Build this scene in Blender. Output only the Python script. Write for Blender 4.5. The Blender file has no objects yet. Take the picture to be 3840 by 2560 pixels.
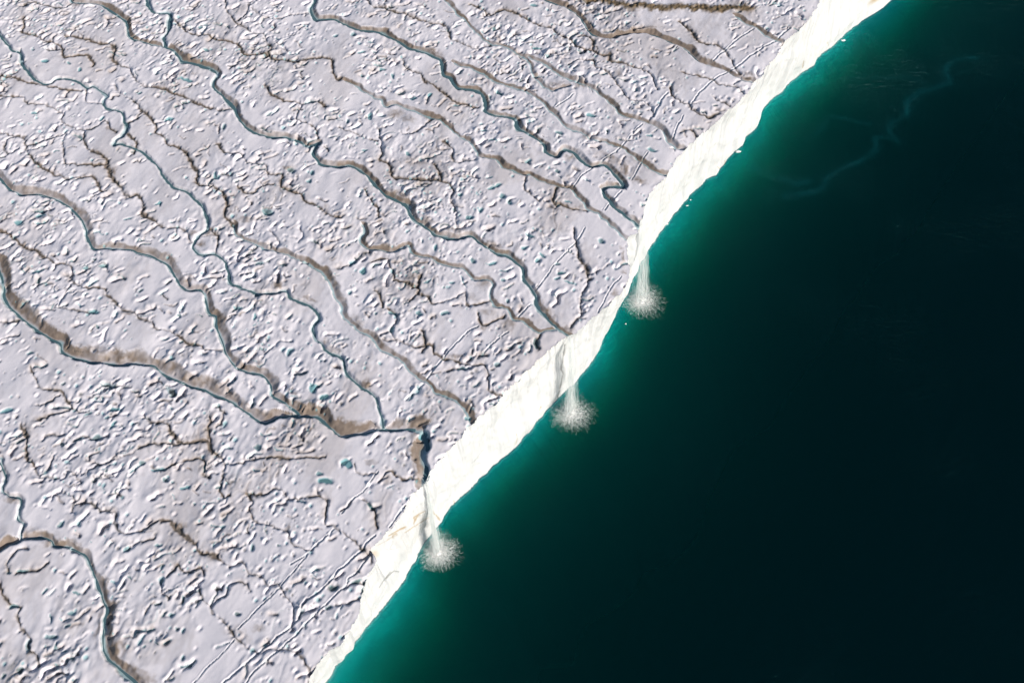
import bpy, math, random
import numpy as np
from mathutils import Vector

# ------------------------------------------------------------------ camera, light, exposure
SC = bpy.context.scene
COL = SC.collection
TH = math.radians(30.0)          # tilt of the camera away from straight down
FPX = 3768.0                     # focal length in photo pixels (photo 3840 wide)
H = 169.0                        # camera height above the sea
ZT = 21.0                        # height of the ice plateau above the sea
cam_d = bpy.data.cameras.new("Camera")
cam = bpy.data.objects.new("Camera", cam_d)
COL.objects.link(cam)
cam.location = (0, 0, H)
cam.rotation_euler = (TH, 0, 0)
cam_d.sensor_width = 36.0
cam_d.lens = 36.0 * FPX / 3840.0
cam_d.clip_start = 1.0
cam_d.clip_end = 5000.0
SC.camera = cam

SUN_EL = math.radians(24.0)
SUN_AZ = math.atan2(0.82, -0.57)           # clockwise from +Y
TO_SUN = Vector((math.sin(SUN_AZ) * math.cos(SUN_EL), math.cos(SUN_AZ) * math.cos(SUN_EL), math.sin(SUN_EL)))
wd = bpy.data.worlds.new("World")
SC.world = wd
wd.use_nodes = True
wn = wd.node_tree
sky = wn.nodes.new("ShaderNodeTexSky")
sky.sky_type = 'NISHITA'
sky.sun_disc = False
sky.sun_elevation = SUN_EL
sky.sun_rotation = SUN_AZ
bg = wn.nodes["Background"]
bg.inputs[1].default_value = 0.085
wn.links.new(sky.outputs[0], bg.inputs[0])
sl = bpy.data.lights.new("Sun", 'SUN')
sl.energy = 4.6
sl.angle = math.radians(0.5)
sl.color = (1.0, 0.915, 0.82)
so = bpy.data.objects.new("Sun", sl)
COL.objects.link(so)
so.location = TO_SUN * 300
so.rotation_euler = TO_SUN.to_track_quat('Z', 'Y').to_euler()
SC.view_settings.view_transform = 'Standard'
SC.view_settings.look = 'None'
SC.view_settings.exposure = 0.2
SC.view_settings.gamma = 1.0

# ------------------------------------------------------------------ photo pixel -> point of the place
def unproj(X, Y, z):
    X = np.asarray(X, float); Y = np.asarray(Y, float)
    cx = (X - 1920.0) / FPX
    cy = (1280.0 - Y) / FPX
    dx = cx
    dy = cy * math.cos(TH) + math.sin(TH)
    dz = cy * math.sin(TH) - math.cos(TH)
    t = (z - H) / dz
    return dx * t, dy * t

def proj(x, y, z):
    rz = z - H
    up = y * math.cos(TH) + rz * math.sin(TH)
    fw = y * math.sin(TH) - rz * math.cos(TH)
    return 1920.0 + FPX * x / fw, 1280.0 - FPX * up / fw, fw

T = 2352.0 / 1280.0
TILE = {'T1': (0, 0, T), 'T2': (1280, 0, T), 'T3': (2560, 0, T), 'T4': (0, 853, T), 'T5': (1280, 853, T),
        'T7': (0, 1707, T), 'T8': (1280, 1707, T), 'P': (0, 0, 1.0),
        'C1': (1100, 2000, 2.8), 'C2': (1480, 1500, 2.8), 'C3': (1900, 1100, 2.8), 'C4': (2200, 700, 2.8),
        'C5': (2400, 300, 2.8), 'C6': (2760, 0, 2.8)}

def trace(s):
    """'T1 0,250 80,340 T2 5,6' -> photo pixels"""
    out, k = [], None
    for w in s.split():
        if ',' in w:
            a, b = w.split(',')
            ox, oy, sc = TILE[k]
            out.append((ox + float(a) / sc, oy + float(b) / sc))
        else:
            k = w
    return np.array(out)

LIP = trace("P 640,3300 820,3000 980,2800 1080,2660 C1 130,1568 215,1420 300,1310 400,1215 500,1165 545,1080 600,985 650,920 690,800 705,690 "
            "730,600 735,520 760,450 800,380 845,330 860,270 820,190 790,150 860,95 C2 -30,1340 0,1285 90,1150 190,960 240,900 "
            "320,830 350,765 400,705 480,600 560,520 650,440 700,370 760,260 830,230 880,160 970,100 1060,30 1090,0 "
            "C3 0,1010 70,950 150,850 240,790 310,710 410,620 500,540 610,460 640,425 720,415 800,350 900,255 960,210 "
            "C4 120,1320 220,1240 330,1140 415,1040 450,940 462,840 425,760 425,650 430,560 450,520 520,480 555,410 565,350 "
            "590,290 610,200 640,120 700,30 C5 180,1100 250,1050 300,970 350,890 390,810 470,735 520,680 600,605 720,520 "
            "830,420 900,345 970,285 1060,200 1130,140 1165,60 C6 190,850 270,800 300,740 310,700 380,630 460,540 475,480 "
            "530,420 640,330 720,260 780,170 850,80 880,0 P 3160,-110 3290,-290 3500,-560 3700,-800")
WLINE = trace("P 760,3280 930,2980 1060,2800 1150,2660 C1 330,1568 370,1510 420,1440 440,1390 490,1350 560,1250 620,1160 700,1060 780,970 "
              "880,870 980,740 1060,620 1110,570 1180,460 1240,370 1290,280 1302,220 1335,150 1370,100 1440,20 "
              "C2 400,1380 475,1280 520,1215 600,1110 700,1010 800,920 890,820 970,755 1030,690 1100,630 1200,565 1280,480 "
              "1350,400 1440,300 1510,200 1600,100 C3 530,1110 620,1020 700,950 780,860 860,770 930,650 970,570 1030,430 "
              "1080,310 1150,210 C4 300,1340 360,1210 385,1165 430,1130 445,1060 480,980 530,890 570,800 610,740 640,680 "
              "700,600 760,490 830,400 880,350 950,250 1010,170 1080,95 C5 600,1145 700,1040 800,1000 830,945 890,880 "
              "900,840 960,780 1030,720 1075,680 1090,620 1160,560 1230,490 1252,420 1255,360 1310,290 1390,190 1500,115 "
              "1540,50 C6 640,810 720,740 820,680 860,600 940,540 1000,490 1050,450 1150,350 1280,250 1390,170 1480,130 "
              "1560,70 1630,0 P 3480,-110 3640,-300 3850,-560 4050,-800")

# ------------------------------------------------------------------ axes along (u) and across (v, seaward) the cliff
lx, ly = unproj(LIP[:, 0], LIP[:, 1], ZT)
wx, wy = unproj(WLINE[:, 0], WLINE[:, 1], 0.0)
ia, ib = 4, len(lx) - 5
UA = np.array([lx[ib] - lx[ia], ly[ib] - ly[ia]]); UA /= np.hypot(*UA)
VA = np.array([UA[1], -UA[0]])
def to_uv(x, y): return x * UA[0] + y * UA[1], x * VA[0] + y * VA[1]
def to_xy(u, v): return u * UA[0] + v * VA[0], u * UA[1] + v * VA[1]

def monotone(u, v):
    o = [0]
    for i in range(1, len(u)):
        if u[i] > u[o[-1]] + 0.15: o.append(i)
    return u[o], v[o]
lu, lv = monotone(*to_uv(lx, ly))
wu, wv = monotone(*to_uv(wx, wy))

G = 0.14
cs = np.array([to_uv(*unproj(X, Y, ZT)) for X, Y in ((-330, -230), (3300, -230), (-330, 2790), (1300, 2790))])
U0, U1 = cs[:, 0].min(), cs[:, 0].max()
V0 = cs[:, 1].min()
V1 = lv[(lu > U0 - 5) & (lu < U1 + 5)].max() + 1.0
NU, NV = int((U1 - U0) / G), int((V1 - V0) / G)
NU += NU % 2; NV += NV % 2
U = U0 + G * np.arange(NU)
V = V0 + G * np.arange(NV)
print("grid", NU, NV, "u", U0, U1, "v", V0, V1)
RNG = np.random.default_rng(7)
random.seed(7)

FU = np.fft.fftfreq(NU, G)[:, None].astype(np.float32) * 2 * np.pi
FV = np.fft.rfftfreq(NV, G)[None, :].astype(np.float32) * 2 * np.pi
def noise(la, lb, ang=0.0, seed=0):
    """smooth random field with correlation length la along direction ang (radians from u towards -v) and lb across it"""
    w = np.random.default_rng(seed).standard_normal((NU, NV)).astype(np.float32)
    f = np.fft.rfft2(w)
    c, s = math.cos(ang), math.sin(ang)
    a = FU * c - FV * s
    b = FU * s + FV * c
    f *= np.exp(-0.5 * ((a * la) ** 2 + (b * lb) ** 2))
    n = np.fft.irfft2(f, s=(NU, NV)).astype(np.float32)
    n -= n.mean()
    return n / n.std()
def sst(a, b, x):
    t = np.clip((x - a) / (b - a), 0, 1)
    return t * t * (3 - 2 * t)

# lip and waterline per column, with small crumbly irregularities
def rough1(n, seed, scales):
    r = np.random.default_rng(seed); out = np.zeros(n)
    for L, amp in scales:
        k = r.standard_normal(n)
        w = max(1, int(L / G)); ker = np.hanning(2 * w + 1); ker /= ker.sum()
        k = np.convolve(np.pad(k, 2 * w, mode='wrap'), ker, 'same')[2 * w:-2 * w]
        out += amp * k / k.std()
    return out
VL = np.interp(U, lu, lv) + rough1(NU, 3, ((1.2, .10), (0.35, .07)))
VW = np.interp(U, wu, wv) + rough1(NU, 4, ((1.5, .08), (0.4, .03)))

# ------------------------------------------------------------------ traced drainage
# class, width, brown bank width, depth (bank and width in tile pixels, depth in metres), trace
A_, B_, C_, D_, K_ = 'A', 'B', 'C', 'D', 'K'
STREAMS = [
 # label, class, width, bank, depth, trace
 ("narrow blue stream winding past two small loops before joining the brown banked channel above the lowest waterfall", B_, 21, 8, .38,
  "T1 -60,180 0,250 80,340 130,360 150,440 205,510 260,560 300,580 350,565 400,540 450,535 520,550 565,580 600,605 640,590 690,620 740,650 720,690 715,730 770,750 830,770 850,830 875,860 850,930 800,970 780,1000 830,990 900,1010 960,1030 1020,1080 1090,1150 1130,1220 1200,1290 1290,1320 1350,1380 1390,1430 1420,1480 T4 1420,0 1380,50 1320,120 1370,180 1480,180 1540,230 1560,280 1590,370 1660,400 1740,440 1780,460 1850,450 1900,450 1960,440 2000,480 2060,510 2130,540 2180,580 2190,630 2150,690 2190,770 2250,850 T5 0,900 30,990 80,1050 160,1110 230,1170 250,1230 280,1310 290,1375"),
 ("long grey green stream crossing the plateau and ending at the middle waterfall", B_, 24, 26, .42,
  "T1 1140,320 1190,345 1230,390 1250,415 1350,440 1470,480 1480,530 1470,600 1550,670 1610,740 1650,830 1700,880 1780,920 1870,945 1960,945 2050,965 2120,1000 2190,975 2150,1040 2180,1090 2210,1130 T2 0,1145 60,1140 130,1175 190,1220 240,1280 300,1335 400,1380 450,1420 470,1470 540,1530 T5 590,0 650,50 720,70 800,75 860,60 900,60 950,110 1010,150 1080,180 1150,200 1210,240 1250,280 1250,340 1290,390 1330,450 1350,520 1400,590 1450,650 1500,690 1560,730 1590,760"),
 ("short teal headwater stream with a sharp elbow near the top edge", B_, 26, 5, .4,
  "T1 985,-60 1010,20 1030,60 1100,90 1170,95 1165,180 1130,250 1130,290 1140,320"),
 ("thin stream in a brown trough curving down from the top left edge", B_, 13, 26, .35,
  "T1 480,-40 500,10 600,20 680,30 760,70 830,120 870,150 880,220 920,270 1000,290 1050,310 1140,322"),
 ("meltwater stream with a brown bank running above the widest brown channel", B_, 15, 44, .42,
  "T1 -80,1150 0,1230 30,1270 80,1310 150,1340 250,1330 330,1350 420,1390 490,1440 550,1500 T4 585,0 600,70 640,140 730,140 800,150 880,145 950,165 1040,190 1090,220 1160,260 1200,330 1250,400 1300,430 1370,420 1400,470 1440,580 1490,610 1490,690 1530,780 1560,880 1620,950 1700,990 1800,1010 1860,1080 1870,1150 1940,1190 2010,1240 2060,1282"),
 ("meltwater stream in the widest brown banked channel, reaching the lowest waterfall through a deep blue bend", B_, 20, 80, .55,
  "T4 -30,250 0,330 15,400 20,470 60,540 110,590 190,660 260,710 340,760 400,790 410,840 470,880 560,910 650,925 750,935 820,945 900,935 980,940 1060,945 1100,990 1180,1030 1260,1060 1320,1090 1400,1110 1450,1140 1560,1180 1640,1230 1700,1270 1750,1310 1810,1340 1860,1330 1920,1300 2000,1290 2060,1290 2130,1300 2200,1310 2280,1380 T5 0,1440 60,1425 150,1410 250,1390 290,1382 380,1390 480,1385 540,1395 575,1440 582,1510 565,1550 T8 565,20 575,70 582,130 578,200 590,240"),
 ("meltwater stream swinging in an arc through the bottom left corner", B_, 18, 46, .5,
  "T7 -60,710 0,670 60,620 140,580 220,565 280,560 340,580 370,620 440,625 520,650 590,690 620,760 650,840 680,930 700,1010 735,1060 715,1130 705,1230 705,1330 740,1400 800,1450 860,1500 920,1550 960,1600 1000,1660"),
 ("small dark stream dropping down the left edge into the bottom left arc", B_, 11, 14, .35,
  "T7 -30,20 0,60 40,170 15,230 60,280 140,300 120,380 120,440 155,480 140,540 145,578"),
 ("teal stream ending in a zigzag at the highest waterfall", B_, 27, 20, .42,
  "T1 2175,-60 2160,0 2140,60 2170,130 2210,135 2300,130 T2 0,155 60,180 150,210 250,220 330,250 400,280 440,310 520,345 600,370 670,400 690,440 700,500 760,540 800,600 890,610 960,640 990,700 990,760 1050,785 1130,800 1190,820 1220,880 1280,910 1350,960 1400,1000 1420,1050 1490,1080 1540,1030 1610,1050 1660,1110 1720,1140 1810,1135 1870,1180 1920,1240 1945,1280 1880,1280 1810,1300 1840,1370 1900,1430 1970,1480 2050,1545 2100,1580"),
 ("thin stream in a brown trough curving below the dark debris band at the top right", B_, 10, 34, .38,
  "T2 1340,-30 1420,0 1500,30 1580,70 1650,120 1680,180 1730,230 1800,255 1870,260 1950,240 2060,230 2160,240 2230,270 2300,300 T3 0,325 60,370 130,430 220,460 300,490 380,530 440,550 500,560 560,590"),
]
GULLIES = [
 (C_, 12, 16, .28, "T2 690,-40 720,0 770,50 790,100 850,130 890,180 940,230 1000,280 1060,300 1140,325 1200,360 1260,400 1290,440 1310,490 1350,550 1400,600 1460,625 1520,600 1560,590"),
 (C_, 14, 20, .30, "T2 1290,390 1380,430 1460,490 1540,530 1640,570 1730,610 1820,680 1890,740 1910,780 1990,810 2080,840 2150,860 2200,900 2250,970 2300,1020 C5 365,725 460,715"),
 (C_, 11, 12, .28, "T2 150,-30 220,40 300,50 370,85 430,90 500,120 590,150 680,160 730,190 760,250 830,290 900,320 960,320 1030,300"),
 (C_, 13, 15, .30, "T2 30,560 100,590 160,630 220,670 280,690 310,735 370,720 460,750 540,780 620,810 700,840 745,870 790,920 860,960 900,990 930,1040 960,1080 1060,1090 1110,1140 1180,1180 1250,1210 1310,1200 1360,1240 1440,1260 1500,1280 1580,1300 1640,1360 1700,1430 1760,1470 1830,1520 T5 1870,0 1950,65 2000,100"),
 (C_, 12, 6, .28, "T1 1550,-30 1550,20 1560,60 1600,110 1620,150 1690,190 1750,220 1810,235 1840,290 1870,320 1850,370 1880,395 1950,410 2050,425 2130,410 2220,400 2280,410 2290,480 2310,540 2352,545"),
 (C_, 12, 6, .32, "T2 255,870 270,960 280,1060 260,1100 330,1120 350,1200 380,1220 480,1230 560,1240 640,1240 730,1260 760,1310 750,1380 780,1430 790,1500 800,1567"),
 (C_, 13, 16, .28, "T5 140,-20 150,40 130,90 180,150 260,150 330,155 400,150 460,120 490,160 530,190 600,200 660,240 760,260 830,270 880,320 910,355 1000,350 1040,370 1020,440 1040,510 1070,545 1150,560 1180,620 1250,640 1310,690 1360,715 1420,700 1480,690"),
 (C_, 14, 24, .32, "T1 1610,1545 T4 1610,40 1700,90 1800,130 1890,155 1960,180 2050,220 2150,270 2210,300 2260,360 2290,450 2352,540 T5 20,620 90,690 160,730 220,770 270,840 350,880 410,900 460,970 520,1020 580,1070 660,1130 740,1170 820,1210 860,1260 890,1320"),
 (C_, 11, 8, .26, "T5 310,550 380,590 370,650 340,700 370,760 430,780 490,810 540,820 580,800 640,810 650,860 690,890 760,910 850,930 900,940 980,940 1010,1000 1010,1050 1000,1110 1060,1140 1110,1150"),
 (C_, 13, 6, .36, "T5 1600,10 1610,60 1620,110 1640,200 1690,270 1710,330 1690,400 1650,470 1660,570 1620,640 1580,680"),
 (C_, 10, 8, .24, "T4 -20,0 70,40 110,90 180,130 250,160 290,200 340,220 370,250 440,250 490,290 490,370 560,400 640,405 710,420 740,470 800,520 840,560 930,580 970,620 1040,660 1070,700 1180,710 1250,760 1300,800 1380,820 1450,840 1530,840"),
 (C_, 11, 6, .26, "T4 200,960 250,1040 290,1100 360,1110 430,1140 480,1210 520,1250 600,1265"),
 (C_, 11, 8, .28, "T4 140,1350 180,1420 180,1520 T7 180,10 240,80 280,130 340,150 430,160 470,110 520,130 550,190"),
 (C_, 11, 8, .27, "T4 990,1290 1040,1350 1100,1340 1160,1360 1180,1420 1240,1480 1310,1470 1380,1460 1430,1480 1450,1530 T7 1490,0 1540,40 1540,130 1510,220 1540,270 1590,270"),
 (C_, 9, 4, .25, "T7 1540,60 1620,60 1700,25 1800,20 1950,20 2100,15 2250,5"),
 (C_, 12, 4, .26, "T7 340,290 410,260 490,280 510,330 500,400"),
 (C_, 12, 9, .28, "T7 510,340 570,330 640,330 710,370 780,390 790,470 830,530 900,540 980,510 1050,460 1110,440 1170,450 1220,500 1280,560 1340,610 1350,660 1430,680 1510,710 1560,745 1610,755 1670,730 1710,790 1770,810 1810,840 1850,890 1930,910 1960,970 2010,1010 2020,1080 2010,1150 2000,1200"),
 (C_, 11, 8, .27, "T7 1690,270 1740,300 1720,360 1730,440 1780,460 1860,480 1940,500 2000,520 2010,600 2080,640 2140,650"),
 (C_, 11, 6, .30, "T7 1690,270 1770,265 1830,260 1870,230 1920,220 1960,260 1975,310 2080,295 2180,280 2240,310 2230,390 2250,450 2300,480 2340,530"),
 (C_, 11, 8, .27, "T7 1360,930 1390,980 1450,1030 1470,1090 1550,1150 1600,1230 1680,1310 1740,1360 1790,1370 1870,1330 1960,1330 2050,1350 2110,1430 2140,1490"),
 (C_, 10, 4, .25, "T7 1450,1030 1480,990 1560,950 1610,870 1690,885 1720,930"),
 (C_, 12, 20, .26, "T3 360,110 420,150 490,180 560,230 620,260 680,290"),
 (C_, 11, 6, .28, "T3 -20,140 60,210 110,280 160,300 240,310 280,330 330,400 360,470 420,520 480,545"),
 (C_, 10, 8, .24, "T3 0,500 60,520 160,540 230,570 310,585 370,600 420,640"),
 (C_, 9, 3, .22, "T3 350,580 400,550 480,560"),
 (C_, 11, 6, .30, "C5 325,80 350,150 430,230 510,260 530,310 600,330 650,370 740,390 840,350"),
 (C_, 10, 3, .26, "C5 430,560 490,530 530,540 580,595"),
 (C_, 10, 8, .24, "C5 760,170 820,220 880,230 960,270"),
 (C_, 10, 6, .26, "T2 1640,240 1730,260 1730,330 1780,370 1850,380 1860,420 1950,440 2060,470 2130,510 2160,570 2180,610"),
 (C_, 10, 6, .26, "T2 1550,440 1620,405 1730,410 1760,450 1830,490 1890,560 1930,610 1990,680 2080,690 2140,740 2140,800 2110,850"),
 (C_, 11, 8, .26, "T2 880,20 960,50 1040,90 1130,60 1230,100 1310,140 1370,170 1460,190 1520,240 1600,270 1640,320 1720,340"),
 (C_, 9, 6, .22, "T2 430,410 440,460 520,490 580,560 660,600 720,650 780,700 870,720 940,740"),
 (C_, 12, 16, .26, "T2 780,430 920,480 1000,510 1060,560 1150,590 1210,610 1290,640 1380,700 1420,750 1470,780 1510,850 1590,890 1660,910 1720,950 1820,980 1920,1010 2000,1060 2080,1120 2160,1180 2240,1200"),
 (C_, 9, 6, .24, "T2 700,970 760,1020 770,1110 850,1110 930,1095"),
 (C_, 9, 4, .24, "T2 640,1130 690,1200 700,1250"),
 (C_, 9, 6, .24, "T2 400,900 420,920 530,900 620,830 700,820"),
 (C_, 9, 6, .24, "T2 1270,1230 1260,1290 1310,1330 1370,1380"),
 (C_, 9, 8, .24, "T2 1480,1290 1460,1380 1500,1410 1600,1440 1700,1450"),
 (C_, 10, 6, .26, "T2 -10,880 60,900 120,920 180,950 240,970"),
 (C_, 9, 6, .22, "T2 160,1300 200,1360 250,1440 260,1500"),
 (C_, 10, 8, .25, "T1 150,120 155,180 140,220 240,240 310,280 390,300 440,350 450,390 520,385 600,380 640,420 640,450"),
 (C_, 11, 8, .27, "T1 440,240 540,255 640,290 720,300 790,330 780,410 830,450 890,470 920,530 980,580 1080,600 1180,630 1260,660 1340,700 1420,730 1510,760 1590,755"),
 (C_, 9, 8, .20, "T1 0,520 80,530 180,560 300,590 430,610 560,625"),
 (C_, 10, 8, .26, "T1 -20,655 80,665 150,670 190,710 330,720 400,760 430,790 430,840 510,880 560,895 580,990 620,1030 690,1060 730,1100 720,1130 600,1130 500,1130 450,1120 430,1040 430,970 450,930"),
 (C_, 10, 5, .24, "T1 580,890 660,880 720,830 760,880 800,910"),
 (C_, 12, 8, .28, "T1 780,580 830,640 900,670 940,720 980,760 1030,800 1080,860 1080,910 1140,950 1150,990 1230,1010 1290,1070 1310,1130 1360,1180 1370,1270 1460,1280 1540,1330 1560,1400 1550,1480 1610,1550"),
 (C_, 11, 8, .26, "T1 0,910 80,930 160,950 180,1040 220,1100 270,1140 340,1170 400,1200 470,1230 560,1210 620,1210 670,1240 700,1300 740,1310"),
 (C_, 9, 3, .24, "T1 170,1000 280,970 390,930 440,920"),
 (C_, 9, 3, .24, "T1 130,1020 50,1060 20,1040 20,1000 60,950 130,940"),
 (C_, 13, 14, .28, "T1 740,1140 780,1230 830,1290 870,1350 940,1340 980,1390 970,1450 1040,1500 1090,1540 1150,1567 T4 1220,0 1290,30 1310,90"),
 (C_, 10, 6, .24, "T1 590,610 595,690 650,700 710,705"),
 (C_, 11, 6, .26, "T1 870,845 930,820 960,780 975,760"),
 (C_, 10, 8, .24, "T1 880,920 940,980 920,1060"),
 (C_, 9, 8, .22, "T1 1200,130 1260,190 1330,230 1420,240 1470,270 1580,280 1640,310 1690,370 1770,370 1840,375"),
 (C_, 11, 8, .26, "T1 1820,580 1860,640 1900,660 1960,690 2080,710 2190,700 2250,740"),
 (C_, 9, 5, .24, "T1 2080,720 2050,770 2050,820 2130,850 2180,890 2190,940"),
 (C_, 11, 8, .26, "T1 1500,990 1550,1040 1650,1060 1700,1110 1810,1140 1840,1180 1930,1210 1940,1280 2000,1310 2070,1350 2120,1400 2190,1420 2230,1470 2290,1490 2352,1500"),
 (C_, 9, 5, .24, "T1 1880,1270 1780,1290 1700,1330 1650,1280"),
 (C_, 10, 14, .22, "T1 1720,30 1700,80 1640,140"),
 (C_, 9, 5, .22, "T1 1740,50 1800,100 1900,130 2000,100 2120,90"),
 (C_, 10, 8, .24, "T1 160,50 200,20 300,30 400,50 450,50 500,15"),
 (C_, 11, 14, .28, "T4 1430,5 1500,50 1500,130 1480,180"),
 (C_, 9, 4, .24, "T4 1890,150 1930,100 1880,50 1850,20"),
 (C_, 11, 2, .24, "T4 2050,110 2085,40 2070,0"),
 (C_, 12, 2, .26, "T5 200,170 110,210 40,260 -20,280"),
 (C_, 9, 4, .24, "T5 210,240 300,215 330,230 360,300 360,360"),
 (C_, 10, 8, .24, "T5 360,360 520,400 545,330"),
 (C_, 10, 5, .24, "T5 230,430 280,480 280,540"),
 (C_, 9, 5, .24, "T5 470,505 530,450 530,400"),
 (C_, 9, 8, .24, "T5 540,460 600,480 630,520 730,500 850,450"),
 (C_, 10, 10, .26, "T5 850,460 870,540 960,520 1030,510"),
 (C_, 11, 12, .26, "T5 940,590 970,660 1060,640 1130,610"),
 (C_, 12, 6, .30, "T5 560,700 570,760 580,810 560,860"),
 (C_, 11, 3, .32, "T5 730,990 780,960 850,970 930,945"),
 (C_, 11, 3, .34, "T5 1360,840 1350,790 1370,730"),
 (C_, 11, 6, .30, "T8 150,300 210,350 240,400 240,460 260,490"),
 (C_, 10, 10, .24, "T8 0,520 60,580 130,620 200,680 210,730"),
 (C_, 9, 10, .2, "T8 90,60 120,130 230,130"),
 (C_, 10, 12, .26, "T8 270,170 330,110 420,160 520,160"),
 (C_, 11, 6, .3, "C1 540,560 640,520 740,510"),
 (C_, 10, 4, .26, "C1 440,740 560,740 690,680"),
 (C_, 11, 8, .28, "C1 40,1250 110,1310 155,1400 160,1500"),
 (C_, 10, 3, .28, "T7 60,790 60,740 90,690 130,650 190,640"),
 (C_, 10, 2, .28, "T7 110,820 200,795 270,770 320,740"),
 (C_, 11, 3, .3, "T7 280,140 330,80 370,10"),
 (C_, 9, 3, .26, "T7 560,130 640,90 720,50 800,0"),
 (C_, 10, 2, .26, "T7 1040,70 1130,90 1220,50 1390,20 1410,100"),
 (C_, 10, 4, .26, "T7 860,650 930,600 1060,580"),
 (C_, 10, 4, .26, "T7 1150,830 1230,750 1280,790 1380,770 1400,830"),
 (C_, 10, 3, .26, "T7 1230,1010 1280,960 1330,930"),
 (C_, 10, 3, .26, "T7 1100,870 1120,940 1160,980"),
 (C_, 10, 6, .24, "T7 0,880 20,960 80,1030 140,1040 110,1100 150,1200 200,1260 210,1330 260,1390 280,1450"),
 (C_, 10, 3, .28, "T4 290,1460 340,1420 440,1430"),
 (C_, 11, 3, .32, "T4 500,1470 560,1440 640,1450 740,1440"),
 (C_, 10, 2, .26, "T4 250,1330 360,1290 470,1250"),
 (C_, 10, 2, .28, "T4 250,1220 330,1200 410,1160"),
 (C_, 11, 3, .3, "T4 1440,1300 1440,1400 1440,1470"),
 (C_, 10, 3, .26, "T4 960,1520 1030,1490 1130,1490 1240,1490"),
 (C_, 9, 3, .24, "T4 410,530 430,480 470,430 490,380"),
 (C_, 9, 5, .22, "T4 410,545 480,560 570,570 640,580"),
 (C_, 10, 2, .28, "T4 0,780 60,750 130,735"),
 (C_, 10, 2, .3, "T4 1820,870 1870,820 1920,775 2000,780"),
 (C_, 10, 2, .28, "T4 0,650 60,650 120,640"),
]
CRACKS = [
 (K_, 7, 0, .35, "T7 1500,1620 1540,1567 C1 0,940 50,900 75,810 105,735 230,640 360,520 460,390 560,320 650,220 720,160 760,100 860,10"),
 (K_, 6, 0, .3, "T7 1640,1640 1700,1560 1760,1480 C1 0,1080 100,970 230,840 380,700 510,570 555,520 570,460 680,380 740,290 820,200"),
 (K_, 5, 0, .22, "T7 1330,1567 1420,1470 1520,1380 1610,1270"),
 (K_, 5, 0, .22, "T7 1640,1200 1740,1090 1830,1000 1930,910 2000,820 2060,760 2150,640 2290,510"),
 (K_, 5, 0, .2, "T7 2000,750 2110,680 2300,500"),
 (K_, 6, 0, .3, "C2 -60,1320 0,1240 60,1140 140,1070 190,990"),
 (K_, 5, 0, .22, "T8 0,400 60,320 160,230 250,110"),
 (K_, 6, 0, .22, "T5 580,1050 690,910 780,800 850,730 940,680"),
 (K_, 9, 0, .22, "T5 440,1180 500,1130 560,1080"),
 (K_, 5, 0, .22, "T5 1350,420 1430,310 1500,220 1580,130 1640,70 1680,0"),
 (K_, 6, 0, .22, "T5 1220,610 1310,520"),
 (K_, 6, 0, .22, "T5 980,860 1060,780 1150,710"),
 (K_, 5, 0, .22, "T5 1770,580 1830,460 1870,400 1930,330"),
 (K_, 6, 0, .24, "T3 50,730 130,630 220,550 320,490 400,440 460,390 560,320 640,280 740,190"),
 (K_, 6, 0, .24, "T3 210,420 300,340 390,260 490,200"),
 (K_, 5, 0, .22, "T2 1600,1290 1650,1220 1740,1150 1850,1070 1930,1010 2000,930 2070,860"),
 (K_, 7, 0, .28, "T2 2150,810 2190,720 2250,640"),
 (K_, 5, 0, .2, "T2 1480,740 1600,650"),
 (K_, 5, 0, .2, "T2 1130,540 1250,460"),
 (K_, 5, 0, .2, "T2 2000,1240 2060,1130 2110,1050"),
 (K_, 5, 0, .22, "T2 1810,1450 1930,1310"),
 (K_, 5, 0, .2, "T2 2280,960 2352,800"),
]
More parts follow.
